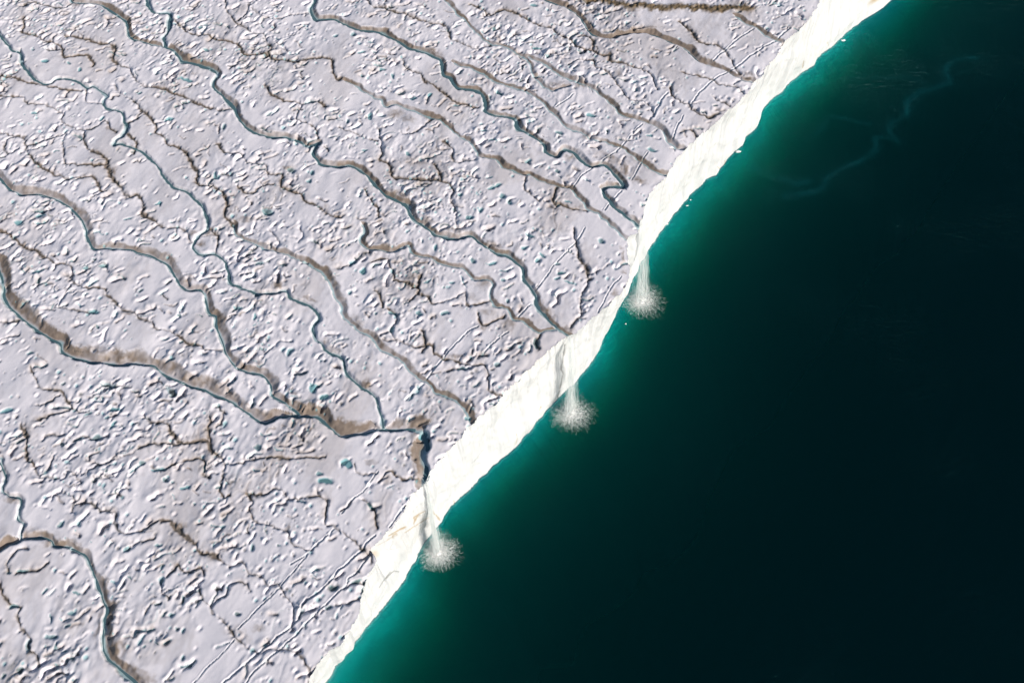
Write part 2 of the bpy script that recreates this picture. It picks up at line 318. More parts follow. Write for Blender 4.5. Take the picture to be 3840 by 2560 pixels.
# teal and black hollows: tile, x, y, half length, half width, tilt (deg, + = rising right), 0 teal .. 1 black
POOLS = """T1 490,150,20,8,10,.1 310,415,25,15,10,.1 475,435,22,12,-10,.3 705,812,28,11,60,.15 1160,820,32,14,20,.1 1280,545,60,13,-25,.15 1840,1460,42,28,-10,.55 275,1488,38,12,15,.2 120,1530,42,18,-20,.15 1420,345,22,12,-20,.4 2150,1190,16,22,0,.3 2130,1250,20,16,0,.3 2000,1170,34,22,-20,.8 885,1500,36,9,30,.25 1090,1400,28,12,15,.1 1500,1220,22,18,60,.3 220,340,15,11,0,.4 230,780,30,10,0,.2 1385,185,18,10,30,.3 540,480,14,20,0,.2 970,640,14,10,0,.3 1480,1200,14,24,0,.3 2310,250,20,10,10,.3 1080,505,18,12,30,.8 1540,880,18,24,0,.6
T2 1350,325,42,10,-5,.15 280,480,22,12,30,.3 350,520,13,26,10,.25 490,670,26,12,0,.15 610,650,14,16,0,.1 200,795,15,32,0,.2 990,900,32,12,0,.15 1040,965,32,10,-15,.15 1500,910,32,13,-20,.4 1720,790,36,14,0,.15 1320,40,30,12,0,.2 1770,100,32,10,10,.3 1020,1220,26,7,10,.1 1050,1285,54,11,20,.25 1110,1350,26,22,-20,.3 1165,1390,24,22,-40,.3 960,1450,30,20,20,.2 880,1500,32,20,10,.2 820,1340,20,16,0,.3 960,850,14,14,0,.3 1050,195,14,18,0,.3 160,1030,24,9,15,.2 210,300,26,9,0,.3 140,370,30,11,25,.2 1280,1110,28,12,15,.4 2140,1030,44,14,-10,.25 2120,940,16,12,0,.2 85,240,20,24,0,.5 1490,1180,18,16,0,.5 1020,660,14,14,0,.8 1430,380,16,10,0,.3 40,830,14,22,0,.4 450,1060,24,9,-40,.3 1620,280,12,22,0,.4
T4 250,300,42,14,15,.15 710,260,38,14,15,.45 590,275,27,10,15,.3 640,580,44,16,-5,.1 1220,600,17,12,0,.7 1640,558,44,11,-5,.3 1790,250,36,14,15,.5 2000,850,20,40,-15,.35 2160,1110,24,40,20,.1 2240,1170,36,22,10,.15 790,1245,46,16,0,.1 600,1280,32,15,20,.4 650,1440,44,16,15,.6 540,1460,40,13,20,.6 40,1260,44,20,20,.15 780,1370,16,34,-25,.15 1780,1510,28,26,0,.5 740,1080,70,14,-3,.9 1180,1130,24,56,40,.95 670,680,12,12,0,.5 1500,1230,14,10,0,.4 730,1310,20,12,0,.2 650,205,14,10,0,.8 1840,655,16,8,0,.5 200,870,24,11,-10,.4 430,1075,18,9,30,.7 1750,620,12,30,10,.2 970,420,26,10,40,.7
T5 640,140,18,26,0,.2 1270,135,27,15,20,.2 150,300,22,30,-15,.15 1340,225,15,13,0,.2 1390,190,14,20,20,.25 1040,245,36,9,10,.15 1520,305,32,14,20,.2 1490,340,28,10,10,.2 1570,370,40,7,-20,.2 1120,355,15,14,0,.4 1790,90,32,17,-10,.45 480,1160,44,10,45,.15 350,580,40,14,-15,.3 830,965,54,11,10,.5 530,590,26,18,0,.35 60,450,14,18,0,.4 720,590,28,14,0,.35 760,375,26,8,0,.2 1300,50,44,10,-25,.2 910,225,24,14,-40,.4 1130,295,34,7,-5,.4 1080,940,22,18,0,.7 600,370,28,9,30,.3 75,230,30,14,30,.2 1145,505,16,12,0,.5 240,585,14,14,0,.5 1340,800,20,32,0,.8 350,700,16,22,-20,.3 870,1300,20,16,-30,.2 1500,250,20,9,0,.4
T7 2240,172,58,22,-5,.05 2200,120,28,9,-10,.3 980,50,20,24,0,.6 1100,90,54,13,10,.15 1270,215,38,10,15,.15 550,460,22,24,-30,.45 1410,70,11,34,0,.2 350,1235,44,14,0,.55 350,1110,11,30,0,.6 490,1085,38,11,5,.45 470,1170,30,14,20,.6 380,1300,9,32,-15,.5 100,1035,36,13,0,.35 300,925,32,10,40,.4 1110,860,20,36,0,.6 1250,1000,14,32,0,.6 1575,580,22,13,-20,.5 1260,1390,14,24,0,.5 530,940,32,11,-10,.35 150,800,42,9,15,.4 70,800,16,12,0,.7 860,640,30,13,25,.5 1090,620,32,9,15,.4 1530,490,16,14,-20,.5 1140,160,18,14,20,.7 735,105,10,18,0,.7 1735,630,14,24,10,.6 1270,1200,14,14,0,.5 1230,1190,16,16,0,.8 1640,1085,22,14,20,.7 1180,1100,24,13,0,.5 20,1520,20,18,0,.6 150,1480,22,24,0,.9 190,1310,26,42,10,.9 2290,910,34,20,-15,.75 2260,1040,26,13,20,.6 2320,1100,13,17,0,.6 1910,620,12,10,0,.7 990,1310,12,10,0,.5 1110,770,18,10,15,.5 420,470,14,26,-20,.4
T8 30,50,44,26,-30,.05 200,340,40,12,-40,.4 100,860,46,14,20,.7"""
# brown blotches of wind blown dirt: tile x,y,half length,half width,tilt,strength
DIRT = """T1 310,285,30,14,0,.8 745,880,26,22,0,.6 780,1190,30,40,0,.6 1220,320,34,40,-50,.8 1300,390,80,26,-30,.8 1400,430,70,22,-15,.8 1660,60,70,50,30,.3 520,30,60,24,0,.6 1980,1150,40,18,0,.8 640,430,20,26,0,.6 2240,1450,26,50,0,.5 1700,1510,90,22,5,.5
T2 300,45,36,16,-15,.9 640,350,80,26,-35,.7 1240,370,70,30,-30,.8 1470,580,90,30,5,.45 1660,580,60,30,-30,.7 1600,1080,60,30,0,.6 1880,1090,150,26,-35,.5 1880,1110,170,50,-32,.42 2090,1130,120,26,-32,.4 1560,420,150,40,-30,.2 1350,560,110,40,-30,.2 1960,1170,36,60,0,.7 2050,1240,60,30,-20,.6 370,780,60,36,0,.6 460,820,40,30,0,.6 620,810,70,24,-20,.6 2050,200,120,16,5,.6 520,1110,90,40,-10,.3 1660,1430,60,40,0,.4 1690,940,40,24,0,.5 1900,520,40,40,0,.4 1510,590,60,22,10,.4 400,1340,80,22,-25,.6 600,1520,60,22,-30,.6
T3 450,510,44,18,-10,.7 250,60,200,14,0,.5
T4 620,850,140,42,-5,.75 860,890,120,34,5,.75 1000,900,90,34,-5,.7 1100,940,60,44,-30,.7 250,650,110,26,-40,.8 30,360,26,80,-10,.7 1150,200,70,24,-30,.8 1290,360,40,40,-30,.7 770,120,120,20,0,.7 1700,900,130,40,-15,.3 1780,940,30,34,0,.8 1400,1060,190,26,-25,.6 1640,1190,170,28,-28,.6 2150,1260,160,26,-30,.7 1910,390,30,44,0,.8 1450,30,60,30,0,.7 1380,110,34,24,0,.8 2300,840,60,24,-20,.6 2130,490,60,16,-20,.6 1330,40,30,20,0,.7 150,100,30,20,0,.7 900,590,70,18,-10,.5 2240,780,22,30,0,.6
T5 780,20,100,30,0,.5 130,1360,150,30,0,.75 390,1350,70,18,-5,.7 500,1460,24,60,0,.7 520,1540,24,40,0,.7 1040,120,70,26,-30,.7 1420,570,34,80,30,.7 980,380,60,50,0,.4 860,480,80,30,0,.35 1150,660,60,50,0,.4 980,680,40,40,0,.45 1000,580,60,30,0,.35 100,650,50,60,40,.45 240,770,50,60,40,.3 480,340,60,40,0,.35 710,1140,90,22,-25,.6 860,1200,40,22,0,.6 1560,690,50,24,-30,.6 1940,200,14,80,0,.8 1960,300,24,14,0,.8 1890,440,24,18,0,.7 1000,990,22,80,10,.4 800,890,90,16,0,.5 170,1080,34,40,30,.7
T7 220,530,70,24,0,.85 470,600,90,28,-10,.85 720,930,20,110,8,.6 720,1180,20,60,0,.6 800,1340,70,70,-40,.65 960,1510,120,40,-20,.75 680,1150,16,110,0,.6 90,310,50,24,0,.7 1590,190,60,60,0,.35 760,370,50,24,0,.4 1230,480,40,30,0,.6 1640,1240,90,50,-30,.4 1720,400,26,40,0,.5 1780,1190,44,24,0,.5 2000,500,40,30,0,.5 210,1330,20,60,0,.5 2300,910,40,20,-10,.8 330,600,40,30,0,.5 1400,790,30,20,0,.5
T8 510,80,24,90,8,.7 180,660,44,30,-20,.7 210,710,16,40,0,.8 110,860,50,16,25,.7 310,160,40,40,40,.4 210,40,40,18,-15,.5"""
def blob_list(txt, n):
    out = []
    for line in txt.splitlines():
        w = line.split(); ox, oy, sc = TILE[w[0]]
        for e in w[1:]:
            a = [float(k) for k in e.split(',')]
            out.append((ox + a[0] / sc, oy + a[1] / sc, a[2] / sc, a[3] / sc, math.radians(a[4]), a[5]))
    return out

def smooth_path(px, step=0.28):
    """photo-pixel polyline -> dense (u, v) polyline on the plateau, Catmull-Rom rounded; plus metres per photo pixel"""
    x, y = unproj(px[:, 0], px[:, 1], ZT)
    P = np.stack(to_uv(x, y), 1)
    n = len(P)
    Q = np.vstack([2 * P[0] - P[1], P, 2 * P[-1] - P[-2]])
    pts = []
    for i in range(n - 1):
        p0, p1, p2, p3 = Q[i], Q[i + 1], Q[i + 2], Q[i + 3]
        m = max(2, int(np.hypot(*(p2 - p1)) / step))
        t = (np.arange(m) / m)[:, None]
        pts.append(0.5 * (2 * p1 + (p2 - p0) * t + (2 * p0 - 5 * p1 + 4 * p2 - p3) * t ** 2 + (3 * p1 - p0 - 3 * p2 + p3) * t ** 3))
    pts.append(P[-1:])
    D = np.vstack(pts)
    xx, yy = to_xy(D[:, 0], D[:, 1])
    return D, proj(xx, yy, ZT)[2] / FPX

BANK_DIR = np.array(to_uv(0.45, 0.89))
wrpU = noise(.22, .22, 0, 11); wrpV = noise(.22, .22, 0, 12)
wrpU2 = noise(.7, .7, 0, 13); wrpV2 = noise(.7, .7, 0, 14)

def field(items, reach, warp, warp2):
    """nearest-trace field on the grid: distance, signed distance (bank side positive), width, bank, depth, position along"""
    Dm = np.full((NU, NV), 9.0, np.float32); S = np.zeros((NU, NV), np.float32)
    Wd = np.full((NU, NV), .2, np.float32); Bk = np.zeros((NU, NV), np.float32); Dp = np.zeros((NU, NV), np.float32)
    for w, b, d, D, mpp, *fl_ in items:
        A = D[:-1]; E = D[1:] - D[:-1]
        nn = np.stack([-E[:, 1], E[:, 0]], 1); nn /= np.linalg.norm(nn, axis=1)[:, None] + 1e-9
        sa_ = np.abs(nn @ BANK_DIR); ws = min(15, max(1, len(sa_) // 3))
        kr = np.hanning(2 * ws + 3)[1:-1]; kr /= kr.sum()
        sa_ = np.convolve(np.pad(sa_, ws, mode='edge'), kr, 'same')[ws:-ws]
        L2 = (E ** 2).sum(1) + 1e-9; L = np.sqrt(L2)
        for k in range(len(A)):
            mu, mv = A[k] + 0.5 * E[k]
            r = reach + L[k]
            i0 = max(0, int((mu - r - U0) / G)); i1 = min(NU, int((mu + r - U0) / G) + 2)
            j0 = max(0, int((mv - r - V0) / G)); j1 = min(NV, int((mv + r - V0) / G) + 2)
            if i0 >= i1 or j0 >= j1: continue
            uu = U[i0:i1, None] + warp * wrpU[i0:i1, j0:j1] + warp2 * wrpU2[i0:i1, j0:j1] - A[k, 0]
            vv = V[None, j0:j1] + warp * wrpV[i0:i1, j0:j1] + warp2 * wrpV2[i0:i1, j0:j1] - A[k, 1]
            t = np.clip((uu * E[k, 0] + vv * E[k, 1]) / L2[k], 0, 1)
            du = uu - t * E[k, 0]; dv = vv - t * E[k, 1]
            dd = np.sqrt(du * du + dv * dv)
            sub = Dm[i0:i1, j0:j1]
            m = dd < sub
            if not m.any(): continue
            nrm = np.array([-E[k, 1], E[k, 0]]) / L[k]
            sgn = nrm @ BANK_DIR
            if sgn < 0: nrm = -nrm
            if fl_: nrm = -nrm; sgn = .7
            sd = du * nrm[0] + dv * nrm[1]
            sub[m] = dd[m]
            S[i0:i1, j0:j1][m] = np.sign(sd[m]) * dd[m]
            px = mpp[k] / T
            Wd[i0:i1, j0:j1][m] = w * px
            Bk[i0:i1, j0:j1][m] = b * px * (0.35 + 0.65 * min(1.0, (sa_[k] if not fl_ else .8) * 1.3))
            Dp[i0:i1, j0:j1][m] = d
    return Dm, S, Wd, Bk, Dp

stream_paths = [smooth_path(trace(s[5])) for s in STREAMS]
B_items = [(s[2], s[3], s[4], p[0], p[1]) for s, p in zip(STREAMS, stream_paths)]
k_ = next(i for i, s in enumerate(STREAMS) if 'deep blue bend' in s[0])
D_, m_ = stream_paths[k_]
xy_ = proj(*to_xy(D_[:, 0], D_[:, 1]), ZT)
cut_ = int(np.argmax((xy_[0] > 1575) & (xy_[1] > 1600)))
it_ = B_items[k_]
B_items[k_] = (it_[0], it_[1], it_[2], D_[:cut_ + 1], m_[:cut_ + 1])
B_items.append((40, 50, .72, D_[cut_:], m_[cut_:], True))
C_items = []
for c, w, b, d, s in GULLIES:
    D, m = smooth_path(trace(s))
    if b >= 15: B_items.append((w * .85, b * 1.35, d * 1.1, D, m))      # the larger troughs, dry or nearly so
    else: C_items.append((w, b, d, D, m))
K_items = []
for c, w, b, d, s in CRACKS:
    D, m = smooth_path(trace(s)); K_items.append((w, b, d, D, m))
fB = field(B_items, 4.2, .055, .13)
fC = field(C_items, 2.2, .10, .12)
fK = field(K_items, 1.4, .03, .06)
print("fields done")

# ------------------------------------------------------------------ plateau relief
AN = math.radians(20)            # the short steps run a little flatter than the cliff
lo = noise(6, 3.5, AN, 21)       # where it is busy and where it is smooth
n1 = noise(1.0, .42, AN, 22)
n2 = noise(.55, .28, AN, 23)
big = noise(9, 5, 0, 24)
fol = noise(7, .13, math.radians(2), 25)      # faint straight foliation of the ice
grain = noise(.12, .12, 0, 26)
mid = noise(1.8, .8, AN, 27)
rag = noise(.35, .2, AN, 28)
pnk = noise(4, 2.5, AN, 29)
h = np.zeros((NU, NV), np.float32)
lmp = noise(.5, .3, AN, 35)
iso = noise(.3, .3, 0, 36)
lmq = noise(.26, .18, AN, 38)
rough_ = sst(-1.0, .9, lo + .5 * noise(2.2, 1.4, AN, 39))
cal0 = .45 + .55 * sst(-2, 34, VL[:, None] - V[None, :])
h += .12 * big + .046 * mid * cal0 + .0035 * fol + .004 * grain + (.042 * lmp + .008 * lmq) * (.12 + .88 * rough_) * cal0

DB, SB, WB, BB, PB = fB
DC, SC_, WC, BC, PC = fC
DK, SK, WK, BK, PK = fK
near = np.exp(-(np.maximum(DB - .8, 0) / 1.6) ** 2)
calm = sst(-2, 34, VL[:, None] - V[None, :])
busy = np.clip(.66 + .40 * lo - .55 * near, .06, 1) * (.50 + .50 * calm)

dirt = np.zeros_like(h); blue = np.zeros_like(h); dark = np.zeros_like(h)

# small broken gullies: zero lines of a drawn-out noise
def zero_lines(n, msk, width, depth, step):
    gu, gv = np.gradient(n, G)
    d = np.abs(n) / (np.sqrt(gu * gu + gv * gv) + .35)
    g = np.exp(-(d / width) ** 2) * msk
    return -depth * g + step * np.tanh(n * 2.2) * msk, g
gclear = 1 - .8 * np.exp(-(DC / 1.0) ** 2)
m1 = gclear * sst(.15, .75, busy) * sst(-.35, .45, mid + .5 * rag)
hz, g1 = zero_lines(n1 + .16 * rag, m1, .17, .07, .040)
h += hz
m2 = gclear * sst(.3, .9, busy) * sst(.1, .8, noise(1.5, .8, AN, 31) + .2 * rag)
hz, g2 = zero_lines(n2 + .15 * rag, m2, .12, .015, .008)
h += hz
dark += .3 * g1 ** 3 * sst(.2, 1.4, noise(1.2, .7, AN, 32) + .3 * grain)
blue += .25 * g1 ** 2 * sst(.2, 1.2, noise(2.2, 1.3, AN, 34))
dirt += .35 * g1 * sst(0, 1.4, pnk)

# traced gullies, ragged and beaded
bead = sst(-2.6, .6, rag + .6 * mid)
wv_ = WC * (.55 + .5 * bead)
# which side of the trace is the far (up-sun) one
gu_, gv_ = np.gradient(np.where(DC < 8, DC, 8).astype(np.float32), G)
sunu, sunv = to_uv(TO_SUN.x, TO_SUN.y)
aw = -(gu_ * sunu + gv_ * sunv) / math.cos(SUN_EL)          # +1 on the side whose wall faces the sun
aw = np.clip(aw, -1, 1)
wopen = 1 + np.clip(aw, 0, 1) * 2.8 * (.6 + .5 * sst(-1, 1, iso))
prof = .62 * np.exp(-(DC / (wv_ * .85)) ** 2) + .38 * np.exp(-(DC / (wv_ * wopen)) ** 2)
lip_ = np.exp(-((DC - 2.1 * WC) / (1.1 * WC)) ** 2)
brk = sst(-1.3, .5, mid + .4 * pnk)
cd = PC * 1.3 * (.6 + .4 * bead)
h += -cd * prof + .05 * lip_ * (DC < 3) * (.4 + .6 * np.clip(-aw, 0, 1))
dark += np.exp(-(DC / (.44 * WC)) ** 2) * (.56 + .36 * sst(-.6, 1.1, iso + .3 * grain)) * (PC > 0) * (.62 + .38 * brk)
dirt += (.5 * np.exp(-(DC / (1.2 * WC)) ** 2) * sst(-1.3, 1.1, .5 * iso + .7 * pnk) + .24 * np.exp(-(DC / (.25 + 2.0 * WC)) ** 2) * sst(-.4, 1.4, mid + .8 * pnk)) * (PC > 0)
fr = np.exp(-(np.maximum(SC_, 0) / (BC * .8 + .08)) ** 2) * np.exp(-(np.minimum(SC_, 0) / (WC * .8)) ** 2) * (PC > 0)
dirt += fr * np.clip(.50 + .22 * rag + .2 * pnk, 0, 1) * np.clip(BC / .22, .25, 1)

# thin straight crevasses
prof = np.exp(-(DK / (WK * .62)) ** 2)
h += -PK * prof + .07 * np.exp(-((DK - 1.7 * WK) / (.8 * WK)) ** 2) * (PK > 0)
dark += .25 * np.exp(-(DK / (WK * .5)) ** 2) * (PK > 0) * sst(-.5, 1.5, rag)
blue += .35 * np.exp(-(DK / (WK * .7)) ** 2) * (PK > 0)

# streams: flat bed, steep wall on one side, long dirty bank on the other
has = PB > 0
hw = WB * .42 * (1 + .18 * mid.clip(-1.5, 1.5))
bank = BB * (1 + .04 * iso + .20 * mid) + .16
wall = .14 + .05 * iso.clip(-1, 1)
up_pos = sst(0, 1, (SB - hw) / bank)
up_neg = sst(0, 1, (-SB - hw) / wall)
rise = np.where(SB > 0, up_pos, up_neg)
hb = -PB * 1.2 * (1 - rise)
wgt = np.where(has, 1 - rise, 0)
h = h * (1 - .93 * np.clip(wgt * 1.6, 0, 1)) + np.where(has, hb, 0)
h += .05 * np.exp(-((-SB - hw - .45) / .3) ** 2) * has + .05 * np.exp(-((SB - hw - bank - .15) / .3) ** 2) * has
band = sst(-.1, .35, (SB - .3 * hw) / bank) * (1 - sst(.70, 1.10, (SB - hw) / bank + .06 * iso + .04 * grain)) * has
dirt += band * np.clip(.86 + .12 * pnk + .10 * iso, 0, 1) * sst(.10, .6, BB)
dirt += .42 * sst(-1, 1, iso) * np.exp(-(np.maximum(-SB - hw, 0) / .16) ** 2) * has * (SB < 0)
blue += .65 * np.exp(-(DB / (hw * 1.15 + .05)) ** 4) * has
h += .012 * band * iso

# hollows
def stamp(X, Y, a, b, ang, fn):
    x, y = unproj(X, Y, ZT)
    m = proj(x, y, ZT)[2] / FPX
    u, v = to_uv(x, y)
    a *= m; b *= m * 1.12
    r = 2.2 * max(a, b) + .5
    i0 = max(0, int((u - r - U0) / G)); i1 = min(NU, int((u + r - U0) / G) + 2)
    j0 = max(0, int((v - r - V0) / G)); j1 = min(NV, int((v + r - V0) / G) + 2)
    if i0 >= i1 - 1 or j0 >= j1 - 1: return
    sl_ = (slice(i0, i1), slice(j0, j1))
    uu = U[i0:i1, None] - u + .09 * wrpU[sl_] + .12 * wrpU2[sl_]
    vv = V[None, j0:j1] - v + .09 * wrpV[sl_] + .12 * wrpV2[sl_]
    xx, yy = to_xy(uu, vv)
    c, s = math.cos(ang), math.sin(ang)
    p = (xx * c + yy * s) / a; q = (-xx * s + yy * c) / b
    fn(sl_, np.sqrt(p * p + q * q), a, b)
for (X, Y, a, b, ang, k) in blob_list(POOLS, 6):
    def fn(s, r, a, b, k=k):
        dpt = .10 + .16 * min(1, b / .35) + .08 * k
        h[s] -= dpt * (1 - sst(.55, 1.15, r))
        h[s] += .03 * np.exp(-((r - 1.4) / .3) ** 2)
        inn = 1 - sst(.7, 1.05, r)
        blue[s] = np.maximum(blue[s], inn * (1 - .5 * k))
        dark[s] = np.maximum(dark[s], (k * .95) * (1 - sst(.35, 1.0, r + .18 * rag[s])))
    stamp(X, Y, a, b, ang, fn)
for (X, Y, a, b, ang, k) in blob_list(DIRT, 6):
    def fn(s, r, a, b, k=k):
        w = (1 - sst(.35, 1.45, r + .22 * rag[s] + .10 * grain[s])) * min(1, k * 1.5)
        dirt[s] = np.maximum(dirt[s], w * np.clip(.72 + .22 * rag[s], 0, 1))
        h[s] += .02 * w * rag[s]
    stamp(X, Y, a, b, ang, fn)

for (X, Y, a, b, ang, k) in blob_list("T5 556,1420,24,30,-30,.4 582,1480,17,50,0,.25", 6):
    def fn(s, r, a, b, k=k):
        h[s] -= k * (1 - sst(.7, 1.25, r)); blue[s] = np.maximum(blue[s], 1 - sst(.7, 1.1, r)); dirt[s] *= sst(.6, 1.2, r)
    stamp(X, Y, a, b, ang, fn)
# short broken melt rills and slots, mostly drawn out along one direction
rw = np.clip(busy, .22, 1) * (.35 + sst(-.3, 1.0, noise(1.8, 1.0, AN, 43))) * (1 - .85 * (DB < 1.0)) * (1 - .8 * np.exp(-(DC / .75) ** 2)) * (1 - .8 * np.exp(-(DK / .6) ** 2))
cdf = np.cumsum(rw.ravel().astype(np.float64)); cdf /= cdf[-1]
NRILL = 7400
idx = np.searchsorted(cdf, RNG.random(NRILL))
for q in range(NRILL):
    i, j = divmod(int(idx[q]), NV)
    ang = math.radians(31) + RNG.normal(0, .26)
    if RNG.random() < .13: ang = math.radians(-35) + RNG.normal(0, .4)
    nseg = 1 + int(RNG.random() < .55) + int(RNG.random() < .3) + int(RNG.random() < .2)
    P = [np.array([U[i], V[j]])]
    for k in range(nseg):
        Ls = .35 + .65 * RNG.random() ** 1.3
        a_ = ang + RNG.normal(0, .42)
        du_, dv_ = to_uv(math.cos(a_), math.sin(a_))
        P.append(P[-1] + Ls * np.array([du_, dv_]))
    P = np.array(P); P -= (P[0] + P[-1]) / 2 - np.array([U[i], V[j]])
    wdt = .12 + .20 * RNG.random() ** 1.5
    if RNG.random() < .30: wdt = .075 + .04 * RNG.random()
    dep = (.15 + 1.35 * wdt) * (.6 + .75 * RNG.random())
    R = 1.1
    i0 = max(0, int((P[:, 0].min() - R - U0) / G)); i1 = min(NU, int((P[:, 0].max() + R - U0) / G) + 2)
    j0 = max(0, int((P[:, 1].min() - R - V0) / G)); j1 = min(NV, int((P[:, 1].max() + R - V0) / G) + 2)
    if i1 - i0 < 3 or j1 - j0 < 3: continue
    sl_ = (slice(i0, i1), slice(j0, j1))
    uu = U[i0:i1, None] + .05 * wrpU[sl_] + .16 * wrpU2[sl_]
    vv = V[None, j0:j1] + .05 * wrpV[sl_] + .16 * wrpV2[sl_]
    dm = np.full(uu.shape, 9.0); off = np.zeros(uu.shape)
    for k in range(len(P) - 1):
        e = P[k + 1] - P[k]; L2 = e @ e + 1e-9
        t = np.clip(((uu - P[k, 0]) * e[0] + (vv - P[k, 1]) * e[1]) / L2, 0, 1)
        a1, a2 = uu - P[k, 0] - t * e[0], vv - P[k, 1] - t * e[1]
        d_ = np.sqrt(a1 * a1 + a2 * a2)
        m = d_ < dm
        dm = np.where(m, d_, dm); off = np.where(m, a2, off)      # off > 0: on the seaward (sunward) side
    wl = wdt * (1 + .38 * iso[sl_].clip(-1.3, 1.3))
    awr = np.clip(-off / (dm + .02), 0, 1)
    cut = .6 * (1 - sst(.3, 1.05, dm / wl)) + .4 * (1 - sst(.0, 1.0, dm / (wl * (1.15 + 1.5 * awr))))
    h[sl_] -= dep * cut
    h[sl_] += (.04 + .44 * wdt) * np.exp(-((dm - 2.1 * wdt - .05) / (1.2 * wdt + .12)) ** 2) * awr
    kk = RNG.random()
    floor = 1 - sst(.25, .85, (dm + .35 * np.minimum(off, 0) * 0 + .5 * np.clip(-off, 0, 1)) / wl)  # bed colour leans sunward: dark bottom plus the rim's shade painted in
    if kk < .30: blue[sl_] = np.maximum(blue[sl_], floor * (.5 + .5 * RNG.random()))
    if kk > .12: dark[sl_] = np.maximum(dark[sl_], floor ** 1.5 * (.25 + .70 * RNG.random() ** 1.2) * sst(-1.0, .6, iso[sl_]))
    if RNG.random() < .5: dirt[sl_] = np.maximum(dirt[sl_], (.2 + .4 * RNG.random()) * np.exp(-(dm / (1.8 * wdt)) ** 2))

# many little melt holes, clustered where the surface is busy
pm = np.clip(busy, .04, 1) * (.25 + sst(0, 1.2, noise(1.1, .7, AN, 41))) * (1 - .9 * (DB < .9))
cdf = np.cumsum(pm.ravel().astype(np.float64)); cdf /= cdf[-1]
NP_ = 14500
idx = np.searchsorted(cdf, RNG.random(NP_))
for q in range(NP_):
    i, j = divmod(int(idx[q]), NV)
    r0 = .12 + .15 * RNG.random() ** 2.0 + (.12 if RNG.random() < .06 else 0)
    asp = 1 + .6 * RNG.random()
    R = int(2.2 * r0 * asp / G) + 2
    i0, i1, j0, j1 = max(0, i - R), min(NU, i + R + 1), max(0, j - R), min(NV, j + R + 1)
    ou, ov = (RNG.random(2) - .5) * G
    uu = (np.arange(i0, i1)[:, None] - i) * G - ou; vv = (np.arange(j0, j1)[None, :] - j) * G - ov
    uu = uu + .04 * wrpU[i0:i1, j0:j1]; vv = vv + .04 * wrpV[i0:i1, j0:j1]
    rr = np.sqrt((uu / (r0 * asp)) ** 2 + (vv / r0) ** 2)
    h[i0:i1, j0:j1] -= (.10 + 1.15 * r0 * (.5 + .5 * RNG.random())) * np.exp(-rr ** 2 * 1.1)
    h[i0:i1, j0:j1] += (.5 + .6 * RNG.random()) * r0 * np.exp(-(((uu + sunu * 1.25 * r0) / r0) ** 2 + ((vv + sunv * 1.25 * r0) / r0) ** 2) * .9)
    kk = RNG.random()
    if kk < .45: dark[i0:i1, j0:j1] = np.maximum(dark[i0:i1, j0:j1], (.5 + .4 * RNG.random()) * np.exp(-(rr / .75) ** 2))
    elif kk < .7: blue[i0:i1, j0:j1] = np.maximum(blue[i0:i1, j0:j1], .8 * np.exp(-(rr / .9) ** 4))

# wind and melt round everything off a little
hs_ = np.fft.irfft2(np.fft.rfft2(h) * np.exp(-.5 * (FU ** 2 + FV ** 2) * .115 ** 2), s=(NU, NV)).astype(np.float32)
h = hs_ + (h - hs_) * np.maximum(np.maximum(.45 * (DB < 1.2), .75 * np.exp(-(DC / .45) ** 4)), .95 * np.exp(-(DK / .5) ** 4))
# dark band of rock debris near the top edge
deb = smooth_path(trace("T2 1560,-50 1700,-5 1800,0 1900,30 2000,50 2100,40 2200,62 2300,52 T3 0,50 120,55 250,62 400,55 470,60"))
fD = field([(36, 0, 1, deb[0], deb[1])], 3.4, .12, .22)
dbm = (1 - sst(.25, 1.45, fD[0] / (fD[2] * .95) + .16 * rag)) * (fD[4] > 0)
lump = noise(.16, .16, 0, 51)
h += dbm * (.12 + .045 * lump + .05 * rag)
debris = dbm
dirt += .45 * np.exp(-(fD[0] / (fD[2] * 1.7 + .01)) ** 2) * (fD[4] > 0) * sst(-1, 1, mid + iso)
# the plateau settles slightly toward its edge
SD = V[None, :] - VL[:, None]
h += -.18 * np.exp(-(np.minimum(SD, 0) / 1.2) ** 2)
dirt += (.17 + .12 * np.exp(-((SD + 26) / 22) ** 2)) * sst(-.5, 1.7, pnk + .35 * rag + .2 * mid) + .05 * np.clip(fol, 0, 2) * sst(-.5, 1, lo)
dirt = np.clip(dirt, 0, 1); blue = np.clip(blue, 0, 1); dark = np.clip(dark, 0, 1)
print("relief done")

# ------------------------------------------------------------------ helpers
def mesh_obj(name, verts, faces, mat, parent=None, smooth=True, attrs=None):
    """faces: list of int arrays of shape (n,3) / (n,4)"""
    me = bpy.data.meshes.new(name)
    verts = np.asarray(verts, np.float32)
    me.vertices.add(len(verts)); me.vertices.foreach_set("co", verts.ravel())
    loops = np.concatenate([np.asarray(f, np.int32).ravel() for f in faces])
    cnt = np.concatenate([np.full(len(f), f.shape[1], np.int32) for f in faces])
    st = np.concatenate([[0], np.cumsum(cnt)[:-1]]).astype(np.int32)
    me.loops.add(len(loops)); me.loops.foreach_set("vertex_index", loops)
    me.polygons.add(len(cnt)); me.polygons.foreach_set("loop_start", st)
    if smooth: me.polygons.foreach_set("use_smooth", np.ones(len(cnt), bool))
    for an, arr in (attrs or {}).items():
        at = me.attributes.new(an, 'FLOAT_COLOR', 'POINT')
        at.data.foreach_set("color", np.asarray(arr, np.float32).ravel())
    me.update(calc_edges=True)
    me.materials.append(mat)
    o = bpy.data.objects.new(name, me)
    COL.objects.link(o)
    if parent is not None: o.parent = parent
    return o
def tag(o, label, cat, kind=None, group=None):
    o["label"] = label; o["category"] = cat
    if kind: o["kind"] = kind
    if group: o["group"] = group
    return o
